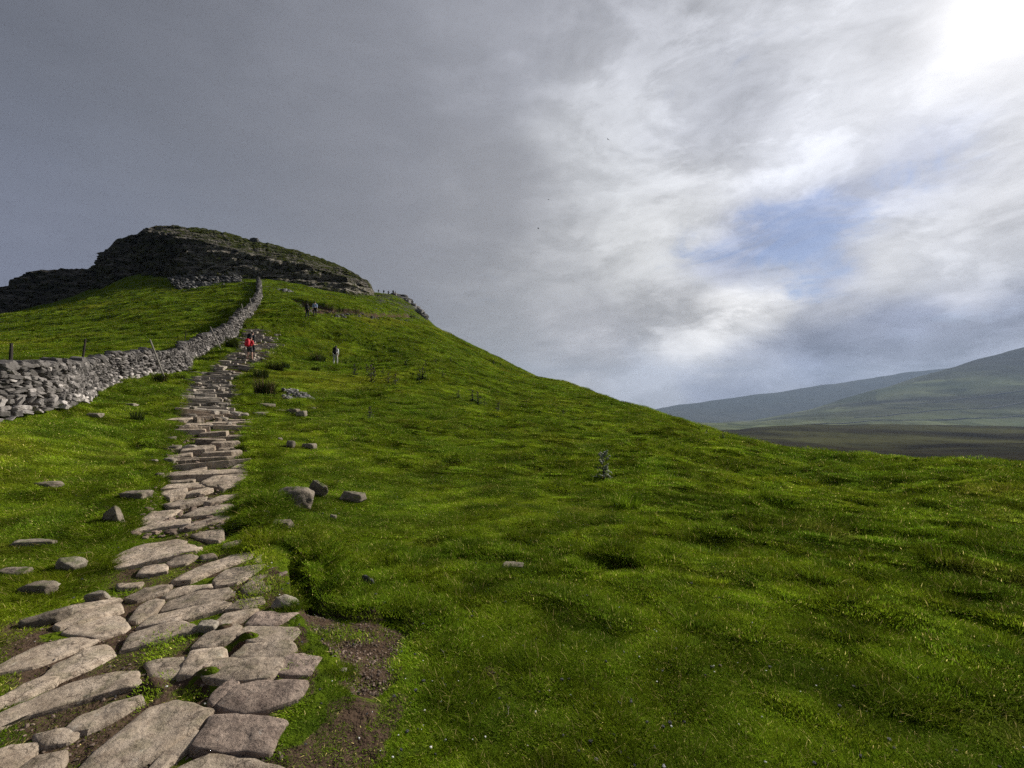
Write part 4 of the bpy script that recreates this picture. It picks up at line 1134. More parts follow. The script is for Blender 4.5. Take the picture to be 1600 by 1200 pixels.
for i, (u, v, hp, k, lab) in enumerate([
    (580, 601, 28, 1, 'tallest brown dried thistle right below the walker in pale trousers'),
    (584, 600, 22, 1, 'brown dried thistle touching the tallest brown one'),
    (573, 587, 14, 1, 'small brown thistle left above the tallest brown pair'),
    (554, 593, 18, 2, 'dark bushy thistle left of the brown pair'),
    (598, 587, 10, 2, 'small dark thistle above and right of the brown pair'),
    (607, 600, 16, 1, 'thin spindly thistle just left of the slim tall one'),
    (661, 594, 16, 2, 'right half companion of the bushy dark thistle'),
    (692, 593, 10, 2, 'lone small thistle right of the bushy dark pair'),
    (578, 656, 20, 2, 'dark thistle alone on the smooth grass below the others'),
    (716, 622, 11, 2, 'leftmost small thistle of the row on the mid slope'),
    (738, 628, 15, 2, 'second thistle of the row on the mid slope'),
    (747, 634, 18, 2, 'tallest thistle in the row on the mid slope'),
    (757, 636, 10, 1, 'thin thistle between the tallest and the rightmost of the row'),
    (778, 644, 18, 2, 'rightmost thistle of the row on the mid slope'),
    (681, 570, 8, 2, 'tiny thistle high on the slope above the bushy pair'),
    (665, 574, 10, 1, 'thin thistle high on the slope above the bushy pair'),
    (704, 568, 7, 2, 'tiny dark thistle close to the skyline right of the high ones'),
    (771, 573, 7, 2, 'tiny thistle just under the skyline of the right slope'),
    (782, 572, 5, 2, 'smallest thistle dot beside the one under the skyline'),
    (634, 572, 9, 2, 'small thistle on the upper slope above the slim tall one'),
    (1048, 652, 6, 2, 'small plant on the far skyline towards the valley'),
    (1097, 672, 8, 2, 'dark leafy plant near the lower skyline'),
    (1104, 680, 10, 2, 'dark leafy plant left of the reddish skyline clump'),
    (1130, 690, 12, 1, 'brown seed stalks left part of the reddish skyline clump'),
    (947, 622, 5, 2, 'tiny dark plant halfway along the skyline slope'),
    (897, 604, 5, 1, 'tiny thin plant on the skyline above the big thistle'),
    (880, 650, 8, 2, 'small dark plant on the slope above the big thistle')]):
    put_thistle((TH1, TH2)[k - 1], u, v, hp, lab, (h1, h2)[k - 1], i * 1.3)

# white scraps, droppings and pebbles strewn on the turf
def strew(name, n, mat, s0, s1, label, cat, seed, r0=2.0, r1=16):
    rg = np.random.default_rng(seed); pl = Pile()
    th = rg.uniform(-.85, .9, n); r = np.exp(rg.uniform(math.log(r0), math.log(r1), n))
    cl = np.abs(noise(r * np.sin(th) / 1.1, r * np.cos(th) / 1.1, seed))
    x = r * np.sin(th); y = r * np.cos(th); z = H(x, y)
    for i in range(n):
        if cl[i] < rg.random() * .3: continue
        s = rg.uniform(s0, s1) * (1 + r[i] * .05)
        v, f = rock_np(s, s * rg.uniform(.5, 1), s * .6, i + seed, 1, 6)
        pl.add(v @ rz_(rg.random() * 6).T + np.array([x[i], y[i], z[i] + .012 + s * .2]), f, 1)
    o = pl.build(name, M[mat]); tag(o, label, cat, kind='stuff')
strew('pebbles', 520, 'speck', .005, .012, 'tiny white specks of stone and wool strewn in the turf', 'specks', 3)
strew('droppings', 900, 'darkrock', .010, .022, 'small dark droppings strewn in the turf', 'droppings', 4)

# two bleached twigs
for (u, v, a, lab) in ((692, 1022, .9, 'bleached curved twig lying on the grass right of the soil patch'), (795, 1112, .5, 'bleached forked twig lying below the bare grass patch')):
    p = ground(u, v)
    pts = [np.array([-.03 + .02 * math.sin(t * 3), -.05 + .1 * t, .025 + .02 * t]) for t in np.linspace(0, .6, 7)]
    v_, f_ = tube_np(pts, [.0016] * 7, 5)
    P_ = Pile(); P_.add(v_, f_); v2, f2 = tube_np([pts[3], pts[3] + [.015, .01, .0]], [.0014, .001], 5); P_.add(v2, f2)
    o = P_.build('twig', M['pale']); o.location = p; o.rotation_euler = (0, 0, a); tag(o, lab, 'twig')

# ------------------------------------------------------------------ grass
def proto(name, n, rad, h0, h1, w, bend, seed, mat, segs=2):
    V, Fc = blades(n, rad, h0, h1, w, bend, seed, segs)
    me = bpy.data.meshes.new(name); me.from_pydata(V.tolist(), [], Fc.tolist()); me.materials.append(M[mat])
    return bpy.data.objects.new(name, me)
pc = bpy.data.collections.new('grass_kinds')
for i in range(4):
    pc.objects.link(proto('a_turf_%d' % i, 520, .16, .007, .022, .0036, .8, 50 + i, 'blade'))
for i in range(3):
    pc.objects.link(proto('b_tuft_%d' % i, 320, .13, .022, .062, .0036, .95, 60 + i, 'tussock', 3))
npts = 85000
rg = np.random.default_rng(8)
th = rg.uniform(-1.03, 1.03, npts); lr = np.log(1.35) + (math.log(150 / 1.35)) * rg.random(npts) ** .8
r = np.exp(lr); x = r * np.sin(th); y = r * np.cos(th)
keep = rg.random(npts) < np.clip(.55 + .45 * sstep(3, 7, r), 0, 1)
sdp = poly_sd(x, y, PATH); 
nzp = fbm(x / .5, y / .5, 14, 3)
keep &= ~((sdp > .28) & (rg.random(npts) > .42 + .5 * (nzp < -.05)))
for pg, kp in ((SOIL, .0), (SOIL2, .10), (SOIL3, .1), (SOIL4, .15), (DIRT, .05)):
    sd = poly_sd(x + .10 * noise(x / .2, y / .2, 8), y, pg)
    keep &= ~((sd > -.09) & (rg.random(npts) > kp + .2 * (fbm(x / .25, y / .25, 19, 2) > .3)))
for (cx, cy, a_, b_) in HW:
    keep &= ~((((x - cx) / a_) ** 2 + ((y - cy) / b_) ** 2) < .9)
# no grass through the slabs
idx = np.where(keep & (sdp > -.5))[0]
bad = np.zeros(npts, bool)
for ring in SLABS_XY:
    mn = ring.min(0) - .05; mx = ring.max(0) + .05
    c = idx[(x[idx] > mn[0]) & (x[idx] < mx[0]) & (y[idx] > mn[1]) & (y[idx] < mx[1])]
    if len(c): bad[c[poly_sd(x[c], y[c], ring) > -.07]] = True
keep &= ~bad
# nor through the wall
wd_ = np.full(npts, 9.0)
for i in range(len(wall_pts) - 1):
    a = wall_pts[i]; b = wall_pts[i + 1]; e = b - a
    t = np.clip(((x - a[0]) * e[0] + (y - a[1]) * e[1]) / (e @ e), 0, 1)
    wd_ = np.minimum(wd_, np.hypot(x - a[0] - t * e[0], y - a[1] - t * e[1]))
keep &= wd_ > .6
x, y, r, th, sdp, wd_ = x[keep], y[keep], r[keep], th[keep], sdp[keep], wd_[keep]
ex = []
for (cx, cy, rad) in ROCKS:
    if cy < 2.2 or poly_sd(np.array([cx]), np.array([cy]), PATH)[0] > .1: continue
    m_ = int(10 + rad * 60)
    a_ = rg.random(m_) * 6.283; q_ = rad * rg.uniform(.85, 1.25, m_)
    ex.append(np.stack([cx + np.cos(a_) * q_, cy + np.sin(a_) * q_ * .75], -1))
ex = np.concatenate(ex); n0 = len(x)
x = np.concatenate([x, ex[:, 0]]); y = np.concatenate([y, ex[:, 1]]); r = np.hypot(x, y); th = np.arctan2(x, y)
sdp = np.concatenate([sdp, np.full(len(ex), -9.)]); wd_ = np.concatenate([wd_, np.full(len(ex), 9.)])
z = H(x, y); n = len(x)
tus = sstep(-.25, .35, fbm(x / 7.0, y / 7.0, 3, 2) + (th - .1) * .9 + (r - 9) * .02)
lump = sstep(.05, .35, fbm(x / .9, y / .9, 91, 3))
istuft = rg.random(n) < (.035 + .55 * tus * lump * sstep(3, 7, r) + .25 * (np.abs(sdp + .25) < .25) * (r > 4) + .4 * (wd_ < 1.1))
istuft[n0:] = True
sxy = (r / 2.0) ** .52 * rg.uniform(.75, 1.3, n)
sz = (r / 2.0) ** .30 * rg.uniform(.7, 1.35, n) * (.75 + .5 * tus)
sz = np.where(sdp > 0, sz * .7, sz)
sxy[n0:] *= .45; sz[n0:] *= .8
pi = np.where(istuft, 4 + rg.integers(0, 3, n), rg.integers(0, 4, n))
me = bpy.data.meshes.new('grass'); me.vertices.add(n)
me.vertices.foreach_set('co', np.stack([x, y, z], -1).astype(np.float32).ravel())
ep = .12 * sxy
gxx = (H(x + ep, y) - H(x - ep, y)) / (2 * ep); gyy = (H(x, y + ep) - H(x, y - ep)) / (2 * ep)
gxx = np.clip(gxx, -1, 1); gyy = np.clip(gyy, -1, 1)
for an, tp, vals in (('scl', 'FLOAT_VECTOR', np.stack([sxy, sxy, sz], -1)), ('rot', 'FLOAT_VECTOR', np.stack([np.arctan(gyy), -np.arctan(gxx), np.zeros(n)], -1))):
    a = me.attributes.new(an, tp, 'POINT'); a.data.foreach_set('vector', vals.astype(np.float32).ravel())
a = me.attributes.new('pick', 'INT', 'POINT'); a.data.foreach_set('value', pi.astype(np.int32))
go = bpy.data.objects.new('grass', me); COL.objects.link(go); me.materials.append(M['blade'])
tag(go, 'short green turf covering the whole hillside', 'grass', kind='stuff')
ng = bpy.data.node_groups.new('grass_scatter', 'GeometryNodeTree')
ng.interface.new_socket('Geometry', in_out='INPUT', socket_type='NodeSocketGeometry')
ng.interface.new_socket('Geometry', in_out='OUTPUT', socket_type='NodeSocketGeometry')
gi = ng.nodes.new('NodeGroupInput'); gout = ng.nodes.new('NodeGroupOutput')
iop = ng.nodes.new('GeometryNodeInstanceOnPoints'); ci = ng.nodes.new('GeometryNodeCollectionInfo')
ci.inputs['Collection'].default_value = pc; ci.inputs['Separate Children'].default_value = True; ci.inputs['Reset Children'].default_value = True
def na(nm, tp):
    q = ng.nodes.new('GeometryNodeInputNamedAttribute'); q.data_type = tp; q.inputs['Name'].default_value = nm; return q.outputs['Attribute']
e2r = ng.nodes.new('FunctionNodeEulerToRotation'); ng.links.new(na('rot', 'FLOAT_VECTOR'), e2r.inputs[0])
ng.links.new(gi.outputs[0], iop.inputs['Points']); ng.links.new(ci.outputs[0], iop.inputs['Instance'])
iop.inputs['Pick Instance'].default_value = True
ng.links.new(na('pick', 'INT'), iop.inputs['Instance Index'])
rv = ng.nodes.new('FunctionNodeRandomValue'); rv.data_type = 'FLOAT'; rv.inputs[3].default_value = 6.283
cx_ = ng.nodes.new('ShaderNodeCombineXYZ'); ng.links.new(rv.outputs[1], cx_.inputs[2])
e3 = ng.nodes.new('FunctionNodeEulerToRotation'); ng.links.new(cx_.outputs[0], e3.inputs[0])
rr2 = ng.nodes.new('FunctionNodeRotateRotation'); rr2.rotation_space = 'LOCAL'; ng.links.new(e2r.outputs[0], rr2.inputs[0]); ng.links.new(e3.outputs[0], rr2.inputs[1])
ng.links.new(rr2.outputs[0], iop.inputs['Rotation']); ng.links.new(na('scl', 'FLOAT_VECTOR'), iop.inputs['Scale'])
ng.links.new(iop.outputs[0], gout.inputs[0])
md = go.modifiers.new('scatter', 'NODES'); md.node_group = ng
print('grass tufts', n)

# ------------------------------------------------------------------ people
def skin_mesh(joints, edges, root=0, sub=1):
    me = bpy.data.meshes.new('tmp'); me.from_pydata([j[:3] for j in joints], edges, [])
    o = bpy.data.objects.new('tmp', me); COL.objects.link(o)
    md = o.modifiers.new('s', 'SKIN'); md.use_smooth_shade = True
    sv = me.skin_vertices[0].data
    for i, j in enumerate(joints):
        rx = j[3]; ry = j[4] if len(j) > 4 else j[3]
        sv[i].radius = (rx, ry); sv[i].use_root = (i == root)
    if sub: o.modifiers.new('d', 'SUBSURF').levels = sub
    o.modifiers['s'].use_smooth_shade = True
    dg = bpy.context.evaluated_depsgraph_get()
    ev = o.evaluated_get(dg); m2 = bpy.data.meshes.new_from_object(ev)
    V = np.array([v.co[:] for v in m2.vertices]); Fc = []
    for p in m2.polygons:
        vs = list(p.vertices)
        for k in range(1, len(vs) - 1): Fc.append((vs[0], vs[k], vs[k + 1]))
    bpy.data.objects.remove(o); bpy.data.meshes.remove(m2)
    return V, np.array(Fc)

def person(u, v, label, height=1.72, yaw=0.0, lean=.12, top='black', legs='navy', pack=None, shorts=False, sleeve='long', hat=None, armR=None, stride=.18, crouch=0.0, group=None, hair='hair', loc=None):
    k = height / 1.75
    p = Vector(loc) if loc is not None else ground(u, v)
    root = empty('person', p, yaw); root.scale = (k, k, k)
    tag(root, label, 'person', group or 'walkers on the hill')
    dz = -crouch
    def J(x, y, z, *r): return (x, y + lean * max(0, z - .95) + (.0 if z > .2 else 0), z + (dz if z > .3 else 0), *r)
    def Kn(x, y, z, *r): return (x, y + crouch * .6, z + dz * .5, *r)
    pel = J(0, 0, .95, .12, .10); sp = J(0, .01, 1.13, .115, .09); ch = J(0, .02, 1.33, .135, .10); nk = J(0, .02, 1.49, .052); hd0 = J(0, .03, 1.58, .065); hd1 = J(0, .035, 1.68, .075)
    def arm(sgn, pose):
        sh = J(sgn * .18, .02, 1.42, .055)
        if pose == 'bent': el = J(sgn * .27, .05, 1.15, .04); wr = J(sgn * .26, .30, 1.20, .028)
        elif pose == 'hold': el = J(sgn * .26, .04, 1.16, .04); wr = J(sgn * .10, .24, 1.24, .028)
        else:
            el = J(sgn * .25, -.02 - sgn * stride * .3, 1.15, .04); wr = J(sgn * .26, .08 - sgn * stride * .8, .92, .028)
        return sh, el, wr
    aL = arm(-1, 'swing'); aR = arm(1, armR or 'swing')
    def leg(sgn):
        st = stride * sgn
        hp = J(sgn * .09, 0, .90, .085); kn = Kn(sgn * .10, st * .55 + .05, .50, .055) ; an = (sgn * .10, st - .02, .10 + (.10 * st if st > 0 else 0) * 2, .036); toe = (sgn * .11, st + .14, .045 + (.2 * st if st > 0 else 0), .035)
        return hp, kn, an, toe
    lL = leg(-1); lR = leg(1)
    jn = [pel, sp, ch, nk, hd0, hd1, *aL, *aR, *lL, *lR]
    ed = [(0, 1), (1, 2), (2, 3), (3, 4), (4, 5), (2, 6), (6, 7), (7, 8), (2, 9), (9, 10), (10, 11), (0, 12), (12, 13), (13, 14), (14, 15), (0, 16), (16, 17), (17, 18), (18, 19)]
    V, Fc = skin_mesh(jn, ed)
    B = Pile(); B.add(V, Fc)
    # head with nose and ears, hands with fingers
    v0, f0 = ICO[3]
    hc = np.array(J(0, .035, 1.635)[:3])
    hv = v0 * np.array([.075, .095, .115])
    hv[:, 1] += np.where((np.abs(v0[:, 0]) < .2) & (np.abs(v0[:, 2] + .05) < .2) & (v0[:, 1] > .8), .022, 0)
    hv[:, 0] *= 1 - .22 * np.clip(-v0[:, 2], 0, 1)
    B.add(hv + hc, f0)
    for sx in (-1, 1):
        B.add(ICO[1][0] * np.array([.012, .02, .032]) + hc + np.array([sx * .075, 0, 0]), ICO[1][1])
    B.add(*tube_np([hc + np.array([-.024, .088, -.05]), hc + np.array([0, .095, -.052]), hc + np.array([.024, .088, -.05])], [.004, .007, .004], 5))
    for (sh, el, wr) in (aL, aR):
        w = np.array(wr[:3]); d = w - np.array(el[:3]); d /= np.linalg.norm(d)
        s_ = np.array([0, 1, 0]) if abs(d[2]) > .6 else np.array([1., 0, 0]); s_ = s_ - d * (s_ @ d); s_ /= np.linalg.norm(s_); nn_ = np.cross(d, s_)
        B.add(*tube_np([w - d * .01, w + d * .04, w + d * .085], [.022, .036, .034], 7))
        for q, L in enumerate((.065, .078, .072, .055)):
            b0 = w + d * .08 + s_ * (q - 1.5) * .018
            B.add(*tube_np([b0, b0 + d * L * .5 + nn_ * .006, b0 + d * L + nn_ * .024], [.009, .008, .006], 5))
        b0 = w + d * .035 + s_ * -.03
        B.add(*tube_np([b0, b0 - s_ * .022 + d * .025, b0 - s_ * .028 + d * .058], [.010, .009, .007], 5))
    B.build('body', M['skin'], root, True)
    for sx in (-1, 1):
        np_mesh('eye', ICO[1][0] * .011 + hc + np.array([sx * .03, .083, .012]), ICO[1][1], M['eye'], root)
    g = lambda j, e: (j[0], j[1], j[2], *[q + e for q in j[3:]])
    # shirt
    sj = [g((pel[0], pel[1], pel[2] - .03, *pel[3:]), .022), g(sp, .022), g(ch, .022), (nk[0], nk[1], nk[2] - .035, .06)]
    se = [(0, 1), (1, 2), (2, 3)]
    for (sh, el, wr) in (aL, aR):
        b0 = len(sj); sj += [g(sh, .018), g(el, .018)]; se += [(2, b0), (b0, b0 + 1)]
        if sleeve == 'long': sj.append(g(wr, .014)); se.append((b0 + 1, b0 + 2))
    V, Fc = skin_mesh(sj, se); np_mesh('jacket' if sleeve == 'long' else 'shirt', V, Fc, M[top], root)
    tj = [g(pel, .026)]; te = []
    for (hp, kn, an, toe) in (lL, lR):
        b0 = len(tj)
        if shorts:
            kk = tuple(hp[i] + (kn[i] - hp[i]) * .8 for i in range(3))
            tj += [g(hp, .026), (*kk, .085)]; te += [(0, b0), (b0, b0 + 1)]
        else:
            tj += [g(hp, .024), g(kn, .03), g(an, .026)]; te += [(0, b0), (b0, b0 + 1), (b0 + 1, b0 + 2)]
    V, Fc = skin_mesh(tj, te); np_mesh('shorts' if shorts else 'trousers', V, Fc, M[legs], root)
    for (hp, kn, an, toe) in (lL, lR):
        V, Fc = skin_mesh([(an[0], an[1] - .01, an[2] + .06, .048), (an[0], an[1] - .02, an[2] - .03, .05), (toe[0], toe[1] - .05, toe[2], .046), (toe[0], toe[1] + .03, toe[2] - .005, .038)], [(0, 1), (1, 2), (2, 3)])
        V[:, 2] = np.maximum(V[:, 2], min(an[2] - .1, toe[2] - .045))
        np_mesh('boot', V, Fc, M['brown'], root)
    # hair or hat
    hv = v0 * np.array([.083, .103, .122]); keepv = (v0[:, 1] < .25) | (v0[:, 2] > .35)
    fk = f0[np.all(keepv[f0], axis=1) & np.all((v0[:, 2] > -.62)[f0], axis=1)]
    np_mesh('hat' if hat else 'hair', hv + hc + np.array([0, -.004, .006]), fk, M[hat or hair], root)
    if pack:
        c0 = np.array(J(0, -.02, 1.25)[:3])
        pk, pf = ICO[3]
        q = np.sign(pk) * np.abs(pk) ** .6
        q = q * np.array([.17, .13, .27]); q[:, 1] += .02 * np.sin(q[:, 2] * 20)
        q = q @ rot3(-lean * .9, 0, 0).T
        pr_ = np_mesh('backpack', q + c0 + np.array([0, -.20, .02]), pf, M[pack], root)
        lid = ICO[2][0] * np.array([.15, .12, .07]) + c0 + np.array([0, -.19, .27])
        np_mesh('lid', lid, ICO[2][1], M[pack], pr_)
        pk2 = np.sign(pk) * np.abs(pk) ** .7 * np.array([.11, .05, .13]) + c0 + np.array([0, -.34, -.08])
        np_mesh('pocket', pk2, pf, M[pack], pr_)
        for sx in (-1, 1):
            a_ = np.array([sx * .09, c0[1] - .10, 1.42]); pts = [a_, np.array([sx * .11, c0[1] + .05 + lean * .2, 1.49]), np.array([sx * .12, c0[1] + .17, 1.38]), np.array([sx * .14, c0[1] + .12, 1.15]), np.array([sx * .15, c0[1] - .06, 1.05])]
            np_mesh('strap', *tube_np([q_ + [0, 0, dz] for q_ in pts], [.018] * 5, 6), M[pack], pr_)
    return root

pA = G(390, 561)
person(390, 562, 'person with red backpack, dark shorts and bare legs on the steps', 1.72, -.25, .1, 'red', 'grey', 'red', True, 'short', None, 'bent', .14)
p2 = G(392, 552)
person(393, 553, 'person in black just ahead of the red backpack, legs hidden', 1.76, -.1, .1, 'black', 'black', 'black', False, 'long', None, None, .16)
person(524, 572, 'person in pale trousers and white sleeves with a black backpack on the grass', 1.74, .05, .22, 'white', 'beige', 'black', False, 'long', 'hair', None, .16)
person(480, 503, 'person in black, left of the two walkers on the track', 1.70, .3, .12, 'black', 'black', 'black', False, 'long', None, None, .16)
person(492, 500, 'person in pale blue top and dark trousers, right of the two on the track', 1.74, .3, .12, 'lblue', 'black', None, False, 'long', None, None, .2)
def ridge(u, v, Yd, **kw):
    x = Yd * (u - UC) / F
    zz_ = max(Hs(x, Yd), EYE + Yd * (VH - v) / F)
    return dict(loc=(x, Yd, zz_), u=u, v=v, **kw)
for (u, v, Yd, lab, hh, yw, cr) in ((591.5, 461, 140, 'leftmost dark walker on the ridge skyline, smallest of them', 1.2, .2, 0), (599.5, 463, 145, 'dark walker with bulky pack second from left on the ridge skyline', 1.6, 1.2, 0),
                                (607, 464, 146, 'thin dark walker in the middle of the ridge skyline', 1.75, .4, 0), (614.5, 461.5, 143, 'tallest dark walker standing on the skyline outcrop', 1.75, -.6, 0),
                                (617.5, 461.5, 144, 'person beside the tallest skyline walker, leaning right', 1.5, -1.2, 0), (662, 494, 126, 'person bending over near the right end of the ridge rocks', 1.7, -1.4, .35)):
    d = ridge(u, v, Yd)
    person(d['u'], d['v'], lab, hh, yw, .5 if cr else .1, 'black', 'black', 'black' if u in (599.5, 614.5, 662) else None, False, 'long', None, None, .15, cr, 'walkers on the ridge skyline', loc=d['loc'])

# ------------------------------------------------------------------ birds
def bird(u, v, Yd, px, yaw, bank, lab):
    x = Yd * (u - UC) / F; z = EYE + Yd * (VH - v) / F; s = px * Yd / F
    root = empty('bird', (x, Yd, z)); root.rotation_euler = (bank, .3, yaw)
    tag(root, lab, 'bird', 'birds circling high in the sky')
    b = ICO[3][0] * np.array([.07, .22, .06]); b[:, 0] *= 1 - .5 * np.abs(ICO[3][0][:, 1]); hd = ICO[2][0] * .045 + [0, .22, .02]
    B = Pile(); B.add(b * s, ICO[3][1]); B.add(hd * s, ICO[2][1]); B.add(*tube_np([np.array([0, .25, .02]) * s, np.array([0, .31, .01]) * s], [.018 * s, .003 * s], 5)); B.add(np.array([[-.04, -.18, 0], [.04, -.18, 0], [.07, -.36, .01], [-.07, -.36, .01], [0, -.2, .02], [0, -.2, -.015]]) * s, np.array([[0, 1, 4], [1, 2, 4], [2, 3, 4], [3, 0, 4], [1, 0, 5], [2, 1, 5], [3, 2, 5], [0, 3, 5]]))
    B.build('body', M['bird'], root)
    for sx in (-1, 1):
        top = np.array([[0, .10, .02], [.22, .14, .12], [.5, .02, .10], [.48, -.05, .09], [.22, -.05, .11], [0, -.10, .02]]) * np.array([sx, 1, 1]) * s
        bot = top - np.array([0, 0, .015]) * s
        V = np.concatenate([top, bot]); n_ = 6
        Fc = [(0, 1, 4), (0, 4, 5), (1, 2, 3), (1, 3, 4), (6, 10, 7), (6, 11, 10), (7, 9, 8), (7, 10, 9)]
        for i in range(n_):
            j = (i + 1) % n_; Fc += [(i, i + 6, j + 6), (i, j + 6, j)]
        np_mesh('wing', V, np.array(Fc), M['bird'], root, False)
bird(950, 218, 70, 6.5, .6, .5, 'highest dark bird gliding against the pale cloud')
bird(857, 312, 90, 5.0, -.8, .2, 'middle of the three birds over the slope')
bird(841, 357, 95, 5.0, 1.4, .0, 'lowest of the three birds, left of the others')

# ------------------------------------------------------------------ air
bm = bmesh.new()
bmesh.ops.create_cube(bm, size=1.0)
me = bpy.data.meshes.new('haze'); bm.to_mesh(me); bm.free()
hz = bpy.data.objects.new('haze', me); COL.objects.link(hz)
hx0, hx1, hy0, hy1, hz0, hz1 = -1200, 23000, -1000, 11200, -460, 730
hz.location = ((hx0 + hx1) / 2, (hy0 + hy1) / 2, (hz0 + hz1) / 2); hz.scale = (hx1 - hx0, hy1 - hy0, hz1 - hz0)
m = bpy.data.materials.new('haze_air'); m.use_nodes = True; nt = m.node_tree; nt.nodes.clear()
out = nt.nodes.new('ShaderNodeOutputMaterial'); pv = nt.nodes.new('ShaderNodeVolumePrincipled')
pv.inputs['Color'].default_value = (.55, .72, 1.0, 1); pv.inputs['Density'].default_value = 4.8e-5; pv.inputs['Anisotropy'].default_value = 0.0
nt.links.new(pv.outputs[0], out.inputs['Volume'])
me.materials.append(m)
tag(hz, 'thin blue-grey haze over the valley', 'haze', kind='stuff')

# ------------------------------------------------------------------ sky
SUN_U, SUN_V = 1572, 8
sd = Vector(((SUN_U - UC) / F, 1.0, (VH - SUN_V) / F)).normalized()
sun_el = math.asin(sd.z); sun_az = math.atan2(sd.x, sd.y)
w = bpy.data.worlds.new('World'); scene.world = w; w.use_nodes = True
nt = w.node_tree; nt.nodes.clear()
out = nt.nodes.new('ShaderNodeOutputWorld'); bg = nt.nodes.new('ShaderNodeBackground'); nt.links.new(bg.outputs[0], out.inputs[0])
bg.inputs['Strength'].default_value = .1
def mth(op, a, b=None, c=None, clamp=False):
    n = nt.nodes.new('ShaderNodeMath'); n.operation = op; n.use_clamp = clamp
    for i, v in enumerate((a, b, c)):
        if v is None: continue
        if isinstance(v, bpy.types.NodeSocket): nt.links.new(v, n.inputs[i])
        else: n.inputs[i].default_value = v
    return n.outputs[0]
def vm(op, a, b=None, s=None):
    n = nt.nodes.new('ShaderNodeVectorMath'); n.operation = op
    for i, v in enumerate((a, b)):
        if v is None: continue
        if isinstance(v, bpy.types.NodeSocket): nt.links.new(v, n.inputs[i])
        else: n.inputs[i].default_value = v
    if s is not None:
        if isinstance(s, bpy.types.NodeSocket): nt.links.new(s, n.inputs['Scale'])
        else: n.inputs['Scale'].default_value = s
    return n.outputs['Value'] if op in ('DISTANCE', 'LENGTH', 'DOT_PRODUCT') else n.outputs['Vector']
dirv = nt.nodes.new('ShaderNodeTexCoord').outputs['Generated']
sep = nt.nodes.new('ShaderNodeSeparateXYZ'); nt.links.new(dirv, sep.inputs[0])
az = mth('ARCTAN2', sep.outputs[0], sep.outputs[1]); el = mth('ARCSINE', sep.outputs[2])
# cloud plane coordinates
cp = vm('MULTIPLY', dirv, (1.5, 1.5, 3.6))
wn = nt.nodes.new('ShaderNodeTexNoise'); nt.links.new(cp, wn.inputs['Vector']); wn.inputs['Scale'].default_value = 1.5; wn.inputs['Detail'].default_value = 7; wn.inputs['Roughness'].default_value = .6
wv = vm('SUBTRACT', wn.outputs['Color'], (.5, .5, .5))
cae = nt.nodes.new('ShaderNodeCombineXYZ'); nt.links.new(az, cae.inputs[0]); nt.links.new(mth('MULTIPLY', el, 1.15), cae.inputs[1])
WARP = .30
q = vm('ADD', cae.outputs[0], vm('MULTIPLY', wv, (WARP, WARP * .6, 0)))
# (column, row, spread, colour, blue gap, texture strength)
def s2l(c): return tuple((x / 255 / 12.92) if x / 255 <= .04045 else ((x / 255 + .055) / 1.055) ** 2.4 for x in c)
SKY = [(-500, 100, .5, (84, 88, 102), 0, .04), (0, 20, .22, (80, 82, 88), 0, .05), (40, 250, .25, (106, 110, 122), 0, .03), (20, 400, .20, (124, 131, 152), 0, .05), (300, 60, .25, (110, 112, 120), 0, .05),
       (300, 280, .22, (116, 119, 128), 0, .03), (560, 120, .22, (126, 128, 136), 0, .06), (560, 380, .2, (126, 127, 133), 0, .04), (760, 330, .14, (138, 139, 144), 0, .07), (780, 60, .16, (150, 152, 160), 0, .1), (780, 500, .13, (138, 139, 142), 0, .12),
       (960, 220, .13, (190, 192, 196), 0, .2), (960, 60, .13, (172, 174, 182), 0, .25), (1010, 380, .11, (200, 201, 202), 0, .22), (900, 530, .10, (164, 164, 168), 0, .2), (1060, 500, .07, (176, 176, 178), 0, .35), (900, 400, .1, (166, 167, 170), 0, .2),
       (1110, 170, .10, (184, 187, 198), .1, .35), (1130, 40, .13, (186, 188, 194), 0, .3), (1080, 290, .09, (198, 199, 201), 0, .2), (1290, 110, .13, (206, 208, 214), 0, .22), (1420, 170, .12, (218, 219, 223), 0, .15),
       (1250, 230, .07, (204, 207, 216), .2, .3), (1170, 372, .065, (158, 166, 192), 1.3, .3), (1280, 325, .055, (146, 157, 188), 1.35, .3), (1400, 262, .07, (160, 170, 202), 1.45, .3), (1110, 395, .045, (165, 172, 194), .95, .3), (1240, 385, .055, (142, 153, 182), 1.3, .3),
       (1190, 430, .03, (176, 182, 196), .5, .4), (1205, 475, .05, (240, 239, 238), 0, .35), (1120, 535, .055, (214, 213, 212), 0, .35), (1140, 485, .045, (226, 225, 224), 0, .4), (1262, 448, .05, (128, 141, 176), 1.4, .3), (1285, 492, .03, (190, 192, 200), .1, .4),
       (1390, 370, .07, (194, 196, 200), 0, .3), (1345, 430, .05, (212, 212, 213), 0, .3), (1500, 320, .08, (208, 208, 210), 0, .22), (1530, 410, .07, (186, 188, 192), 0, .3), (1580, 240, .12, (214, 215, 218), 0, .15), (1300, 400, .05, (206, 207, 210), .1, .35), (1400, 502, .05, (120, 132, 164), .8, .35), (1470, 470, .03, (192, 192, 196), .1, .3), (1560, 490, .06, (112, 126, 162), .95, .35),
       (1300, 560, .07, (106, 117, 146), .2, .35), (1150, 600, .06, (132, 138, 158), .1, .25), (1000, 600, .06, (168, 171, 180), 0, .2), (1450, 550, .07, (112, 122, 148), .2, .4), (1600, 540, .07, (134, 141, 160), .1, .3),
       (1560, 40, .09, (220, 219, 220), 0, .05), (2000, 200, .4, (205, 205, 210), 0, .2), (2000, 600, .4, (150, 155, 168), .1, .2)]
SKY = [(math.atan((u - UC) / F) , math.atan((VH - v) / F * math.cos(math.atan((u - UC) / F))) * 1.15, s, s2l(c), b, t) for (u, v, s, c, b, t) in SKY]
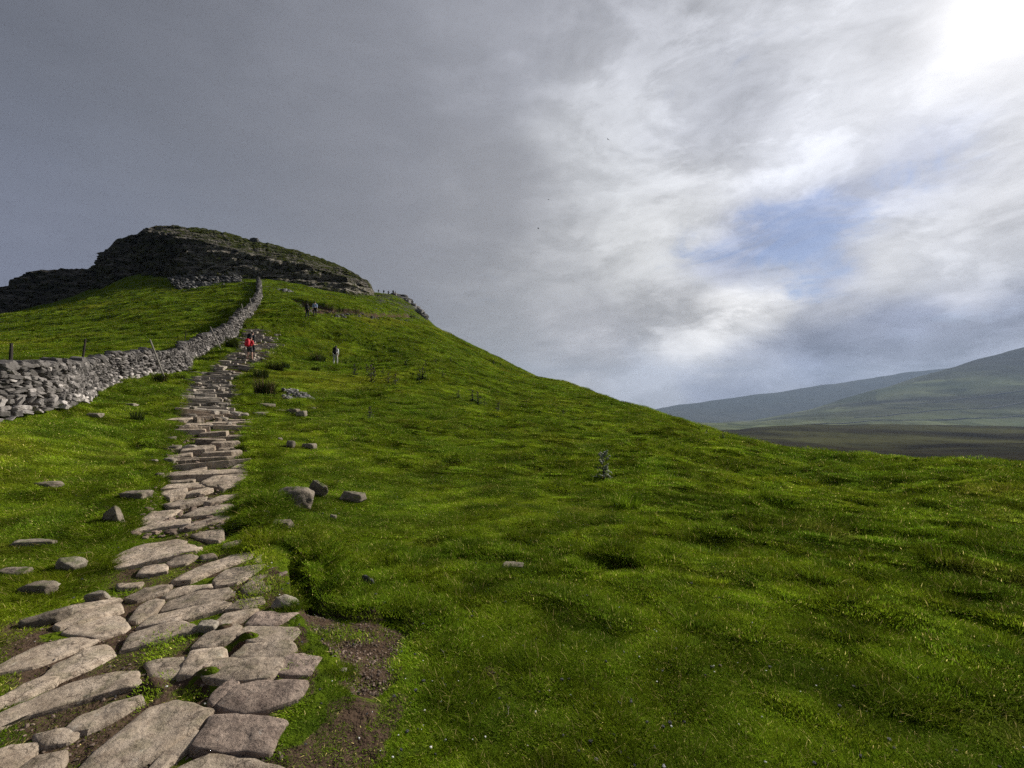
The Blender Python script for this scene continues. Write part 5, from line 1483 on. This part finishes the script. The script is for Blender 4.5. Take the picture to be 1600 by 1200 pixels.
SKY += [(0, 1.7, .6, s2l((120, 122, 132)), 0, .15), (math.pi * .8, .3, .9, s2l((105, 108, 118)), 0, .15), (-math.pi * .8, .3, .9, s2l((95, 98, 110)), 0, .15)]
acc1 = acc2 = None
for (a, e, s_, c, b, t) in SKY:
    d = vm('DISTANCE', q, (a, e, 0))
    wt = mth('EXPONENT', mth('MULTIPLY', mth('MULTIPLY', d, d), -1.0 / (s_ * s_)))
    v1 = vm('SCALE', c, s=wt); v2 = vm('SCALE', (b, t, 1.0), s=wt)
    acc1 = v1 if acc1 is None else vm('ADD', acc1, v1)
    acc2 = v2 if acc2 is None else vm('ADD', acc2, v2)
s3 = nt.nodes.new('ShaderNodeSeparateXYZ'); nt.links.new(vm('ADD', acc2, (0, 0, 1e-5)), s3.inputs[0])
inv = mth('DIVIDE', 1.0, s3.outputs[2])
colr = vm('SCALE', vm('ADD', acc1, (1.5e-6, 1.6e-6, 2e-6)), s=inv)
blue = mth('MULTIPLY', s3.outputs[0], inv); tex = mth('MULTIPLY', s3.outputs[1], inv)
def tn(scale, det, rough, dist=0.0, vec=cp):
    n = nt.nodes.new('ShaderNodeTexNoise'); nt.links.new(vec, n.inputs['Vector'])
    n.inputs['Scale'].default_value = scale; n.inputs['Detail'].default_value = det; n.inputs['Roughness'].default_value = rough; n.inputs['Distortion'].default_value = dist
    return n.outputs['Fac']
n1 = tn(2.2, 9, .6, .5); n2 = tn(7.0, 6, .62, .6)
def smo(v, a, b):
    n = nt.nodes.new('ShaderNodeMapRange'); n.interpolation_type = 'SMOOTHSTEP'; nt.links.new(v, n.inputs['Value']); n.inputs['From Min'].default_value = a; n.inputs['From Max'].default_value = b
    return n.outputs[0]
n3 = tn(2.6, 10, .62, .35, vm('ADD', cp, (3.3, 1.7, 5.2)))
nn = mth('ADD', mth('MULTIPLY', mth('SUBTRACT', smo(n1, .36, .64), .5), .8), mth('MULTIPLY', mth('SUBTRACT', n2, .5), 1.8))
nn = mth('ADD', nn, mth('MULTIPLY', mth('SUBTRACT', smo(n3, .46, .58), .5), .7))
nn = mth('MULTIPLY', nn, 1.3)
gain = mth('MAXIMUM', mth('ADD', 1.0, mth('MULTIPLY', nn, tex)), .3)
cloud = vm('SCALE', vm('SCALE', colr, s=gain), s=10.0)
sky = nt.nodes.new('ShaderNodeTexSky'); sky.sky_type = 'NISHITA'; sky.sun_disc = False; sky.sun_elevation = sun_el; sky.sun_rotation = sun_az; sky.air_density = 1.2; sky.dust_density = .6; sky.ozone_density = 2.0
skyc = vm('MULTIPLY', sky.outputs[0], (.29, .37, .55))
bf = mth('ADD', blue, mth('MULTIPLY', mth('SUBTRACT', tn(4.2, 10, .64, .9, cp), .5), 3.0))
mrn = nt.nodes.new('ShaderNodeMapRange'); mrn.interpolation_type = 'SMOOTHSTEP'; nt.links.new(bf, mrn.inputs['Value']); mrn.inputs['From Min'].default_value = .42; mrn.inputs['From Max'].default_value = 1.25; mrn.inputs['To Max'].default_value = .55
mx = nt.nodes.new('ShaderNodeMix'); mx.data_type = 'RGBA'; nt.links.new(mrn.outputs[0], mx.inputs[0]); nt.links.new(cloud, mx.inputs[6]); nt.links.new(skyc, mx.inputs[7])
# the veiled sun burning through thin cloud
dt = vm('DISTANCE', dirv, tuple(sd))
g1 = mth('EXPONENT', mth('MULTIPLY', mth('MULTIPLY', dt, dt), -1 / (.058 ** 2)))
g2 = mth('EXPONENT', mth('MULTIPLY', dt, -1 / .16))
gl = mth('ADD', mth('MULTIPLY', g1, 5.0), mth('MULTIPLY', g2, .5))
res = vm('ADD', mx.outputs[2], vm('SCALE', (1.0, .97, .95), s=gl))
# below the horizon: dull ground tone
hf = nt.nodes.new('ShaderNodeMapRange'); nt.links.new(el, hf.inputs['Value']); hf.inputs['From Min'].default_value = -.10; hf.inputs['From Max'].default_value = -.03
m2 = nt.nodes.new('ShaderNodeMix'); m2.data_type = 'RGBA'; nt.links.new(hf.outputs[0], m2.inputs[0]); m2.inputs[6].default_value = (.5, .55, .5, 1); nt.links.new(res, m2.inputs[7])
nt.links.new(m2.outputs[2], bg.inputs['Color'])
w.cycles.sampling_method = 'MANUAL'; w.cycles.sample_map_resolution = 512

sun = bpy.data.lights.new('sun', 'SUN'); sun.energy = 5.0; sun.angle = R(2.5); sun.color = (1.0, .94, .84)
so = bpy.data.objects.new('sun', sun); COL.objects.link(so)
so.rotation_euler = (-sd).to_track_quat('-Z', 'Y').to_euler(); so.location = sd * 300

# ------------------------------------------------------------------ camera
cam = bpy.data.cameras.new('camera'); co_ = bpy.data.objects.new('camera', cam); COL.objects.link(co_)
co_.location = (0, 0, EYE); co_.rotation_euler = (R(90), 0, 0)
cam.sensor_width = 36; cam.lens = 36 * F / 1600; cam.shift_y = (VH - 600) / 1600
cam.clip_start = .05; cam.clip_end = 60000
scene.camera = co_
scene.view_settings.view_transform = 'Standard'; scene.view_settings.look = 'None'
scene.view_settings.exposure = .35; scene.view_settings.gamma = 1
scene.cycles.use_adaptive_sampling = True; scene.cycles.adaptive_threshold = .015; scene.cycles.adaptive_min_samples = 16
scene.cycles.volume_bounces = 0; scene.cycles.max_bounces = 4; scene.cycles.transparent_max_bounces = 8
scene.cycles.use_denoising = False
